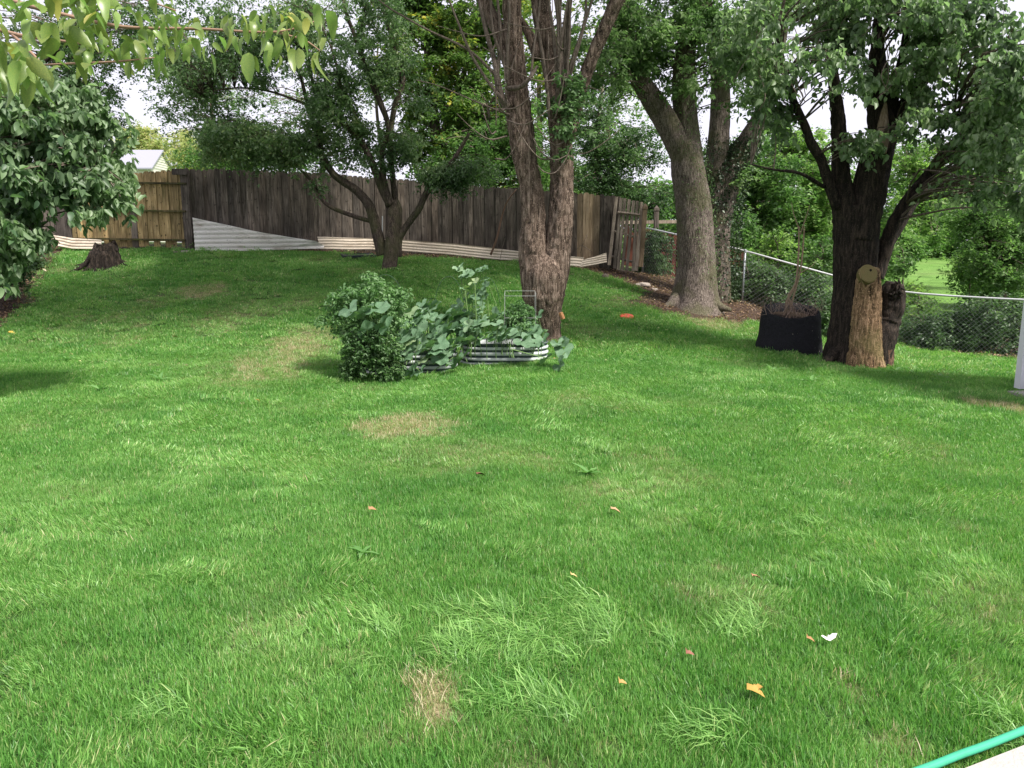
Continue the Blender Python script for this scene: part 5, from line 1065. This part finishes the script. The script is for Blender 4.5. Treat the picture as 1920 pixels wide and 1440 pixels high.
L_tom = leaf_mat('tomato_leaf', [(0, (.06, .13, .05)), (.5, (.13, .24, .09)), (1, (.24, .37, .18))], .38, .35)
L_tomd = leaf_mat('dark_pepper_leaf', [(0, (.03, .07, .024)), (.5, (.075, .15, .05)), (1, (.19, .30, .12))], .35, .4)
def bushy(name, label, foot, D_, blobs, mt, seed, size, per, rad, zs=.8, aspect=.42):
    b = at(foot[0], foot[1], D_); root = empty(name, tuple(b), label, 'plant'); b = b + [0, .2, .1]
    r = np.random.default_rng(seed); C_ = blob_centres(blobs, seed); st = []; pts = []
    for c0 in C_:
        s0 = b + [(c0[0] - b[0]) * .35, (c0[1] - b[1]) * .3, 0]; mid = (s0 + c0) / 2 + [0, 0, .08]
        if r.uniform() < .6: st.append(tube([s0, mid, c0], [.006, .004, .0015], 4, 5, cap=False))
        for _ in range(3):                                      # compound fronds: leaflets in pairs on a rib
            az = r.uniform(0, 6.28); dv = np.array([math.cos(az), math.sin(az), r.uniform(-.5, .4)]); ln = rad * r.uniform(.8, 1.5); k = max(3, per // 3)
            t = np.linspace(.15, 1, k); q = c0 + dv * ln * t[:, None] - np.array([0, 0, 1]) * (t ** 2 * ln * .45)[:, None]; pts.append(q + r.normal(0, rad * .10, q.shape))
    leaf_cloud('foliage', np.concatenate(pts), size, mt, root, .4, near=True, seed=seed, aspect=aspect + .08); V_, F_ = merge(st); link('stems', mesh('stems', V_, F_, smooth=True), M_stalk, root); return root
bushy('tomato_plant', 'tall light green feathery tomato plant at the left end of the beds', (690, 700), 9.9, [(690, 560, 9.9, 64, 36, .32, 56), (650, 590, 9.8, 38, 40, .25, 30), (720, 590, 10, 50, 40, .3, 40), (700, 530, 9.9, 30, 18, .15, 14), (628, 560, 9.8, 12, 10, .1, 7), (735, 560, 10, 36, 22, .2, 26), (612, 600, 9.7, 10, 14, .1, 5), (655, 548, 9.8, 14, 8, .1, 6)], L_tom, 401, .055, 30, .10)
bushy('leafy_bush', 'dense dark small-leaved bush below the tomato plant at lower left of the beds', (700, 708), 9.3, [(700, 660, 9.35, 56, 42, .28, 150), (665, 650, 9.35, 28, 46, .2, 60), (735, 690, 9.3, 34, 16, .2, 34), (690, 620, 9.5, 44, 26, .25, 60), (650, 690, 9.3, 16, 16, .15, 18)], L_tomd, 402, .046, 30, .07)
bushy('tomato_plant', 'small curly light green tomato plant inside the white wire cage', (975, 640), 10.3, [(975, 590, 10.4, 32, 26, .2, 70), (985, 615, 10.3, 34, 22, .2, 50), (945, 600, 10.4, 16, 16, .12, 16)], L_tom, 403, .040, 30, .07)
M_cage = plain('white_cage_wire', (.45, .46, .44), .4, .3, .1, 10)
cg = empty('plant_cage', tuple(at(975, 650, 10.4)), 'square white wire cage around the small tomato plant', 'plant cage')
q0 = at(975, 640, 10.45); sq = .21; zt = at(975, 547, 10.45)[2]
for sx_, sy in ((-1, -1), (1, -1), (1, 1), (-1, 1)):
    V_, F_ = tube([(q0[0] + sx_ * sq, q0[1] + sy * sq, q0[2]), (q0[0] + sx_ * sq, q0[1] + sy * sq, zt)], .0018, 6); link('upright', mesh('upright', V_, F_), M_cage, cg)
for zz in (zt, zt - .34):
    P = [(q0[0] + a * sq, q0[1] + b * sq, zz + (-.045 * (b < 0) if zz == zt else 0)) for a, b in ((-1, -1), (1, -1), (1, 1), (-1, 1), (-1, -1))]; V_, F_ = merge([tube(P[i:i + 2], .0024, 6) for i in range(4)]); link('ring', mesh('ring', V_, F_), M_cage, cg)
M_green = plain('green_hoop_wire', (.05, .10, .06), .5, .2, .1, 10)
for k, (xa, xb, yt, yb, lab) in enumerate([(690, 755, 515, 600, 'thin green wire hoop arching over the tomato plant'), (812, 872, 518, 640, 'thin green wire hoop standing in the middle of the beds'), (885, 940, 520, 640, 'thin green wire hoop behind the tallest squash leaves')]):
    P = [at(xa + (xb - xa) * (.5 - .5 * math.cos(t)), yb - (yb - yt) * math.sin(t) ** .6, 10.5) for t in np.linspace(0, math.pi, 24)]; V_, F_ = tube(P, .003, 6); tag(link('wire_hoop', mesh('wire_hoop', V_, F_, smooth=True), M_green), lab, 'wire hoop', 'garden wire hoops')

# ------------------------------------------------------------------ fabric grow bag with dead sapling
m, n, p, o = mat('black_felt'); c = ramp(n, noise(n, 60, 4), [(.3, (.008, .008, .010)), (.7, (.024, .024, .028))]); c = mixc(n, mathn(n, 'GREATER_THAN', noise(n, 14, 4), .70), c, (.22, .20, .17)); n.links.new(c, p.inputs['Base Color']); p.inputs['Roughness'].default_value = 1; bump(n, p, noise(n, 9, 4), .8, .04); M_felt = m
bc = at(1497, 662, 12.35); bc[1] = 12.8; bc[2] = h1(bc[0], 12.6) - .02
gbag = empty('grow_bag', tuple(bc), 'slumped black fabric grow bag between the big trees at right', 'grow bag'); nS = 56; th = np.linspace(0, 6.2832, nS, endpoint=False); V_ = []
for j in range(26):
    t = j / 25; rx = .545 - .085 * t ** 2 + .012 * math.sin(t * 9); ry = .42 - .04 * t; z = .74 * t
    wob = 1 + .05 * (noise3(np.cos(th) * 1.6, np.sin(th) * 1.6, t * 2.2, 3) - .5) + .035 * (noise3(np.cos(th) * 5, np.sin(th) * 5, t * 5, 4) - .5)
    zt_ = z * (1 + .05 * t * (noise3(np.cos(th) * 2.5 + 4, np.sin(th) * 2.5, 0, 6) - .5) + .13 * t * np.sin(th))
    for i in range(nS): V_.append((bc[0] + math.cos(th[i]) * rx * wob[i], bc[1] + math.sin(th[i]) * ry * wob[i], bc[2] + zt_[i]))
F_ = [(j * nS + i, j * nS + (i + 1) % nS, (j + 1) * nS + (i + 1) % nS, (j + 1) * nS + i) for j in range(25) for i in range(nS)]
n0 = len(V_); V_ += [tuple((np.array(V_[25 * nS + i]) - bc) * [.96, .96, 1] + bc) for i in range(nS)]; V_ += [tuple((np.array(V_[25 * nS + i]) - bc) * [.94, .94, .82] + bc) for i in range(nS)]
F_ += [(25 * nS + i, 25 * nS + (i + 1) % nS, n0 + (i + 1) % nS, n0 + i) for i in range(nS)] + [(n0 + i, n0 + (i + 1) % nS, n0 + nS + (i + 1) % nS, n0 + nS + i) for i in range(nS)]
link('bag', mesh('bag', V_, F_, smooth=True), M_felt, gbag)
link('soil', mesh('soil', V_[n0 + nS:], [tuple(range(nS))]), M_mulch, gbag)
ds = empty('dead_sapling', (bc[0], bc[1], bc[2] + .6), 'bare forked sapling growing out of the grow bag', 'sapling')
tw = []; DD = 12.8
for pts, wd in [([(1480, 600), (1482, 570), (1478, 555), (1492, 530), (1497, 480), (1498, 424)], [5, 4.5, 4, 4, 3.6, 2.5]), ([(1482, 575), (1490, 548), (1500, 510), (1505, 470), (1508, 425)], [4, 3.5, 3, 3, 2]), ([(1478, 590), (1474, 570), (1484, 550), (1493, 540)], [6, 5, 4, 3]), ([(1470, 592), (1479, 566)], [3, 4]), ([(1492, 592), (1482, 564)], [3, 4]),
                  ([(1498, 430), (1488, 400), (1484, 380)], [2.5, 1.6, 1]), ([(1500, 440), (1512, 405), (1518, 385)], [2.5, 1.6, 1]), ([(1499, 513), (1520, 500), (1530, 490)], [1.6, 1.2, .8])]:
    tw.append(tube([at(*q, DD) for q in pts], [w_ * DD / F / 2 for w_ in wd], 7, 18))
V_, F_ = merge(tw); link('stems', mesh('stems', V_, F_, smooth=True), plain('tan_dead_stem', (.32, .23, .16), .8, 0, .3, 30), ds)
brush = []
for k in range(60):
    x0 = r_.uniform(1432, 1540); y0 = 580 + r_.uniform(-8, 12); dx = r_.normal(0, 26); brush.append(tube([at(x0, y0 + 8, 12.75 + r_.uniform(-.25, .15)), at(x0 + dx * .5, y0 - r_.uniform(2, 18), 12.7), at(x0 + dx, y0 - r_.uniform(-8, 14), 12.6)], [.004, .0035, .0015], 4, 6, cap=False))
V_, F_ = merge(brush); tag(link('dry_brush', mesh('dry_brush', V_, F_, smooth=True), plain('dry_vine', (.34, .25, .20), .9, 0, .4, 30)), 'tangle of dry vines lying in the top of the grow bag', 'dead vines', kind='stuff')

# ------------------------------------------------------------------ old stump, lid, stones, sticks, frisbee, litter
sc_ = at(197, 498, 17.0); sc_[2] = h1(sc_[0], sc_[1])
st_ = empty('tree_stump', tuple(sc_), 'rotten dark stump with spreading roots in front of the tan panel', 'stump')
V_, F_ = tube([sc_ + [0, 0, -.15], sc_ + [.01, 0, .1], sc_ + [.03, 0, .32], sc_ + [.07, 0, .56]], [.44, .33, .27, .21], 60, 60, .05, .06, 71, cap=False); V_ = np.array(V_)
top = V_[:, 2] > sc_[2] + .40; V_[top, 2] += .22 * (noise3(V_[top, 0] * 7, V_[top, 1] * 7, 0, 8) - .55); link('stump_body', mesh('stump_body', V_, F_, smooth=True), B_dark, st_)
V_, F_ = tube([sc_ + [.02, 0, .3], sc_ + [.03, 0, .36]], [.23, .2], 20, 4); link('hollow', mesh('hollow', V_, F_), plain('rotten_core', (.05, .025, .015), .95, 0, .4, 20), st_)
rt = []
for k in range(16):
    a = k / 16 * 6.28 + r_.uniform(-.2, .2); l = r_.uniform(.42, .68) * (1.25 if math.cos(a) < -.4 else 1); d = np.array([math.cos(a), math.sin(a), 0])
    e = sc_ + d * l; e[2] = h1(e[0], e[1]) - .01; mdd = sc_ + d * l * .55; mdd[2] = h1(mdd[0], mdd[1]) + .10; rt.append(tube([sc_ + d * .22 + [0, 0, .35], mdd, e], [.06, .04, .012], 8, 10, .008, .03, k))
V_, F_ = merge(rt); link('roots', mesh('roots', V_, F_, smooth=True), B_dark, st_)

lidc = at(671, 476, 18.3); M_lid = plain('dark_blue_grey_plastic', (.035, .04, .055), .45, 0, .2, 8)
lz = h1(lidc[0], lidc[1]) + .05; parts = [box((0, 0, 0), (.74, .62, .035)), box((0, -.30, .025), (.74, .03, .02)), box((0, .30, .025), (.74, .03, .02)), box((-.36, 0, .026), (.03, .57, .02)), box((.36, 0, .026), (.03, .57, .02))]
V_, F_ = merge(parts); o = link('plastic_lid', mesh('plastic_lid', V_, F_), M_lid, None, (lidc[0], lidc[1], lz), (.08, -.03, .35)); tag(o, 'flat dark plastic tray lid lying left of the fruit tree', 'lid')
M_stone = plain('pale_stone', (.34, .29, .25), .9, 0, .35, 10, .6); M_stone2 = plain('grey_brown_stone', (.20, .16, .13), .9, 0, .35, 10, .6)
def stone(px, py, D_, s, mt, label, seed):
    q = at(px, py, D_); q[2] = h1(q[0], q[1]) + s[2] * .3
    r = np.random.default_rng(seed); V_ = []; F_ = []; nu, nv = 12, 7
    for j in range(nv + 1):
        for i in range(nu):
            a = i / nu * 6.283; b = j / nv * math.pi; d = np.array([math.sin(b) * math.cos(a), math.sin(b) * math.sin(a), math.cos(b)]); k = .75 + .55 * float(noise3(d[0] * 1.6, d[1] * 1.6, d[2] * 1.6, seed)); V_.append(d * k * s)
    for j in range(nv):
        for i in range(nu): F_.append((j * nu + i, (j + 1) * nu + i, (j + 1) * nu + (i + 1) % nu, j * nu + (i + 1) % nu))
    o = link('stone', mesh('stone', V_, F_), mt, None, tuple(q), (0, 0, r.uniform(0, 6))); return tag(o, label, 'stone', 'stones in the soil strip')
for k, a in enumerate([(1135, 516, 18.2, (.10, .08, .08), M_stone2, 'brown stone in front of the bent white offcut'), (1205, 527, 17.9, (.20, .12, .06), M_stone, 'pale flat rubble stone left of the massive forked tree'), (1226, 535, 17.6, (.10, .08, .04), M_stone, 'small pale stone beside the pale rubble near the forked tree'), (348, 467, 18.35, (.16, .10, .05), M_stone, 'pale broken stone at the foot of the fence post'),
                       (20, 556, 14.3, (.11, .09, .08), M_stone, 'tan stone in the left border'), (16, 540, 14.9, (.10, .08, .07), M_stone2, 'brown stone behind the tan one in the left border'), (330, 470, 18.3, (.10, .06, .04), M_stone2, 'flat grey chip left of the fence post foot'), (1090, 523, 17.9, (.10, .06, .03), M_stone2, 'thin brown stone right of the split trunk foot')]): stone(*a, 500 + k)
fr = hit(1175, 598); V_, F_ = tube([(0, 0, 0), (0, 0, .006), (0, 0, .020), (0, 0, .028)], [.125, .135, .128, .09], 28, 4); o = link('flying_disc', mesh('flying_disc', V_, F_, smooth=True), plain('orange_red_plastic', (.75, .10, .05), .4, 0, .08, 8), None, (fr[0], fr[1], fr[2] + .04), (.25, .02, 0)); tag(o, 'orange-red flying disc lying in the grass', 'flying disc')
# bent dead sapling by the fence
P = [at(920, 478, 18.9), at(932, 445, 18.9), at(940, 410, 18.9), at(950, 380, 18.8), at(968, 355, 18.7)]; V_, F_ = tube(P, [.028, .024, .020, .016, .012], 8, 20); dsp = tag(link('bent_sapling', mesh('bent_sapling', V_, F_, smooth=True), plain('brown_sapling_bark', (.20, .12, .085), .8, 0, .3, 20)), 'bare brown sapling leaning in front of the fence left of the split trunk', 'sapling')
tw = [tube([at(938, 485, 18.8), at(942, 465, 18.8), at(947, 447, 18.8)], .006, 5, 6), tube([at(1088, 475, 18.9), at(1094, 455, 18.8), at(1101, 440, 18.8)], .006, 5, 6), tube([at(1080, 470, 18.9), at(1090, 460, 18.8), at(1110, 472, 18.7)], .006, 5, 6)]
# a thin pipe post by the tree
V_, F_ = tube([at(717, 470, 18.9), at(717, 405, 18.9)], .012, 8); tag(link('metal_stake', mesh('metal_stake', V_, F_), M_steel), 'thin light metal stake against the fence behind the fruit tree', 'stake')
V_, F_ = tube([at(40, 512, 15.2), at(36, 452, 15.2)], .030, 8); tag(link('metal_post', mesh('metal_post', V_, F_), M_steel), 'pale metal post standing in the left border under the leafy tree', 'post')

# fallen leaf litter on the soil and a thin scatter on the shaded slope
L_dead = leaf_mat('dead_leaf', [(0, (.07, .04, .025)), (.4, (.17, .10, .06)), (.75, (.34, .23, .13)), (1, (.50, .40, .27))], .2, .3)
L_spot = leaf_mat('yellowed_fallen_leaf', [(0, (.25, .33, .10)), (.5, (.45, .45, .20)), (.9, (.60, .55, .30)), (1, (.6, .3, .1))], .2, .3)
x = rng.uniform(-12, 11, 90000); y = rng.uniform(9, 22, 90000); so_ = soil(x, y); ok = (rng.uniform(0, 1, len(x)) < so_ * .9) & (y < np.where(x < 3.4, wf_y(x) + .1, cf_y(x) + 5)) & (x > lf_x(y) - 1.6); x, y = x[ok], y[ok]
o = leaf_cloud('leaf_litter', np.c_[x, y, H(x, y) + rng.uniform(.004, .03, len(x))], .06, L_dead, None, 0, seed=600, flat=.35); tag(o, kind='stuff')
x = rng.uniform(-10, 8, 5200); y = rng.uniform(9, 19, 5200); ok = (rng.uniform(0, 1, 5200) < sstep(9, 16, y) * .55 * (1 - soil(x, y))) & (y < np.where(x < 3.4, wf_y(x), cf_y(x))); x, y = x[ok], y[ok]
o = leaf_cloud('scattered_leaves', np.c_[x, y, H(x, y) + .05], .042, L_spot, None, 0, seed=601, flat=.6); tag(o, kind='stuff')
# sticks in the border soil
tw2 = []
for k in range(90):
    px_, D_ = (r_.uniform(3.0, 6.8), r_.uniform(15.5, 19.5)) if k % 3 else (r_.uniform(-11.5, 2.5), r_.uniform(18.2, 19.3)); a = r_.uniform(0, 3.14); l = r_.uniform(.15, .6)
    if soil(px_, D_) < .5: continue
    z0 = h1(px_, D_); tw2.append(tube([(px_, D_, z0 + .02), (px_ + l * .5 * math.cos(a), D_ + l * .5 * math.sin(a), z0 + .07), (px_ + l * math.cos(a), D_ + l * math.sin(a), h1(px_ + l * math.cos(a), D_ + l * math.sin(a)) + .03)], .006, 5, 6))
V_, F_ = merge(tw2 + tw[1:]); tag(link('fallen_twigs', mesh('fallen_twigs', V_, F_, smooth=True), B_twig), kind='stuff')
V_, F_ = merge(tw[:1]); tag(link('dry_stem', mesh('dry_stem', V_, F_, smooth=True), B_twig), 'short dry stem right of the bent sapling', 'twig')

# single fallen leaves and the white scrap on the near lawn
def fleaf(px, py, ln, col, label, name='fallen_leaf', cat='leaf', curl=.5, grp='single fallen leaves on the lawn', wdt=.6):
    q = hit(px, py); me = leaf_mesh(ln, ln * wdt, int(px), n_=6, teeth=.12, cup=.35, bend=curl * ln, name=name); mt = bpy.data.materials.get('fl' + str(col)) or plain('fl' + str(col), col, .7, 0, .25, 60)
    o = link(name, me, mt, None, (q[0], q[1], q[2] + .05), (r_.normal(.15, .3), -.15, r_.uniform(-.5, .8)))
    return tag(o, label, cat, grp)
fleaf(1398, 1330, .060, (.42, .25, .06), 'golden brown fallen leaf at the lower right of the lawn'); fleaf(1418, 1325, .042, (.38, .21, .05), 'small golden leaf touching the larger golden one')
fleaf(1285, 1254, .032, (.24, .10, .07), 'small reddish fallen leaf left of the white scrap'); fleaf(1160, 1306, .028, (.42, .24, .08), 'small orange leaf right of the bleached patch'); fleaf(1510, 1230, .03, (.35, .18, .08), 'tiny orange leaf just left of the white scrap')
fleaf(692, 971, .045, (.32, .18, .09), 'tan-orange fallen leaf left of the middle of the lawn'); fleaf(895, 904, .06, (.13, .06, .04), 'dark brown curled leaf below the straw-coloured patch'); fleaf(1145, 970, .055, (.40, .26, .14), 'brown fallen leaf below the dandelion')
fleaf(1410, 1102, .04, (.40, .20, .12), 'small brown leaf right of the lawn centre'); fleaf(1070, 1103, .03, (.60, .42, .18), 'pale yellow leaf above the long arching grass'); fleaf(16, 630, .11, (.65, .45, .08), 'yellow fallen leaf on the far left edge of the lawn')
fleaf(325, 638, .07, (.42, .24, .12), 'brown leaf on the left slope'); fleaf(78, 511, .12, (.50, .42, .30), 'pale tan leaf by the left border soil'); fleaf(480, 760, .05, (.55, .33, .10), 'orange-brown leaf at the foot of the left slope')
q = hit(1552, 1226); V_ = []
for k, (ax, az_, ln) in enumerate([(.25, .7, .042), (2.7, .35, .032), (1.2, .3, .02)]):
    s0 = np.array([0, 0, .0]); d = np.array([math.cos(ax), math.sin(ax) * .5, az_]); d /= np.linalg.norm(d); sd = np.array([-.3, 1, .4]) * .008; V_.append((np.array([s0 - sd, s0 + sd, s0 + d * ln * .6 + sd * 1.3, s0 + d * ln, s0 + d * ln * .6 - sd * 1.2]), [(0, 1, 2, 3), (0, 3, 4)]))
V_, F_ = merge(V_); o = link('feather', mesh('feather', V_, F_), plain('white_feather', (.80, .76, .72), .7, 0, .1, 40), None, (q[0], q[1], q[2] + .045)); tag(o, 'small white curled feather lying on the lower right lawn', 'feather')

# weeds one can tell apart
M_w2 = leaf_mat('single_weed_leaf', [(0, (.10, .24, .06)), (1, (.17, .33, .10))], .35, .4, from_obj=True)
wm = [leaf_mesh(.14, .035, i + 40, n_=6, teeth=.15, cup=.2, bend=.05) for i in range(3)]
for q in wm: q.materials.append(M_w2)
for px, py, s, nl, lab in [(1103, 897, 1.0, 9, 'dandelion rosette just right of the lawn centre'), (300, 716, 1.25, 4, 'pale broad-leaved weed at the foot of the left slope'), (1680, 700, 1.3, 6, 'grassy weed in front of the sawn stub'), (1450, 700, 1.3, 6, 'weed below the grow bag'), (1520, 718, 1.2, 5, 'weed between grow bag and dark tree, nearer the camera'), (1765, 712, 1.1, 5, 'weed right of the dark tree'),
                            (125, 680, 1.3, 6, 'weed low on the left slope near the edge'), (190, 735, 1.2, 4, 'tall narrow weed near the left edge'), (1195, 668, 1.1, 5, 'weed between the beds and the grow bag'), (680, 1045, .7, 5, 'small pale weed left of centre')]:
    q = hit(px, py); root = empty('weed', tuple(q), lab, 'weed', 'weeds in the lawn')
    for k in range(nl): link('leaf', wm[k % 3], None, root, tuple(q + [0, 0, .02]), (r_.normal(0, .15), -r_.uniform(.15, .9), k * 6.28 / nl + r_.uniform(-.3, .3)), s * r_.uniform(.7, 1.1))

# ------------------------------------------------------------------ patio corner, hose, white shed corner
a, b = PATIO; dirp = (b - a); dirp[2] = 0; dirp /= np.linalg.norm(dirp); nrm = np.array([_pn[0], _pn[1], 0]); zt = .045
P4 = [a - dirp * 1.2 + nrm * .03, b + dirp * 3 + nrm * .03, b + dirp * 3 + nrm * 4, a - dirp * 1.2 + nrm * 4]
V_ = [(p_[0], p_[1], zt) for p_ in P4] + [(p_[0], p_[1], -.1) for p_ in P4]
M_conc = plain('pale_concrete', (.40, .365, .34), .9, 0, .10, 12, .5)
tag(link('patio', mesh('patio', V_, [(0, 1, 2, 3), (7, 6, 5, 4), (0, 4, 5, 1), (1, 5, 6, 2), (2, 6, 7, 3), (3, 7, 4, 0)]), M_conc), kind='structure')
hp = []
for px, py in [(1600, 1500), (1690, 1464), (1750, 1442), (1800, 1422), (1850, 1404), (1920, 1376), (1980, 1352), (2080, 1308), (2300, 1200)]:
    hp.append(phit(px, py - 7, .058))
V_, F_ = tube(hp, .0122, 16, 80); tag(link('garden_hose', mesh('garden_hose', V_, F_, smooth=True), plain('mint_green_hose', (.05, .36, .21), .42, 0, .16, 10)), 'mint green garden hose along the concrete edge at lower right', 'hose')

wp = at(1906, 728, 9.5); sh_ = empty('shed', (wp[0] + 1, 9.0, h1(wp[0] + 1, 9)), 'white sided shed corner at the right edge of the lawn', 'shed')
zb = wp[2]; M_white = plain('white_painted_vinyl', (.80, .80, .84), .45, 0, .04, 3)
for sx_, sy, w_, d_ in ((0, 0, .10, .012), (0, 0, .012, .10)):
    pass
V_, F_ = box((wp[0] + .055, 9.5, zb + 1.25), (.11, .11, 2.5)); link('corner_trim', mesh('corner_trim', V_, F_), M_white, sh_)
sd = []
for k in range(17): V_, F_ = box((0, 0, 0), (2.6, .02, .135)); sd.append((k, V_, F_))
lap = mesh('siding_board', sd[0][1], sd[0][2]); lap.materials.append(M_white)
lap2 = mesh('siding_board', box((0, 0, 0), (.02, 3.0, .135))[0], box((0, 0, 0), (.02, 3.0, .135))[1]); lap2.materials.append(M_white)
for k in range(17):
    link('siding_board', lap, None, sh_, (wp[0] + 1.40, 9.50 - .02, zb + .09 + k * .14), (R(6), 0, 0))
V_, F_ = box((wp[0] + 1.35, 8.3, zb + 1.25), (2.45, 2.3, 2.4)); link('wall', mesh('wall', V_, F_), M_white, sh_)
V_, F_ = slab([(wp[0] - .15, 9.75, zb + 2.5), (wp[0] - .15, 6.9, zb + 2.5), (wp[0] + 1.35, 6.9, zb + 3.3), (wp[0] + 1.35, 9.75, zb + 3.3)], .06); link('roof', mesh('roof', V_, F_), M_roof, sh_)
V_, F_ = slab([(wp[0] + 1.36, 9.75, zb + 3.3), (wp[0] + 1.36, 6.9, zb + 3.3), (wp[0] + 2.86, 6.9, zb + 2.5), (wp[0] + 2.86, 9.75, zb + 2.5)], .06); link('roof', mesh('roof', V_, F_), M_roof, sh_)
q = hit(1925, 748); V_, F_ = box((q[0] + .28, q[1], q[2] + .02), (.75, .45, .08), .12); tag(link('paving_slab', mesh('paving_slab', V_, F_), M_conc), 'concrete slab tip in the grass below the shed corner', 'slab')
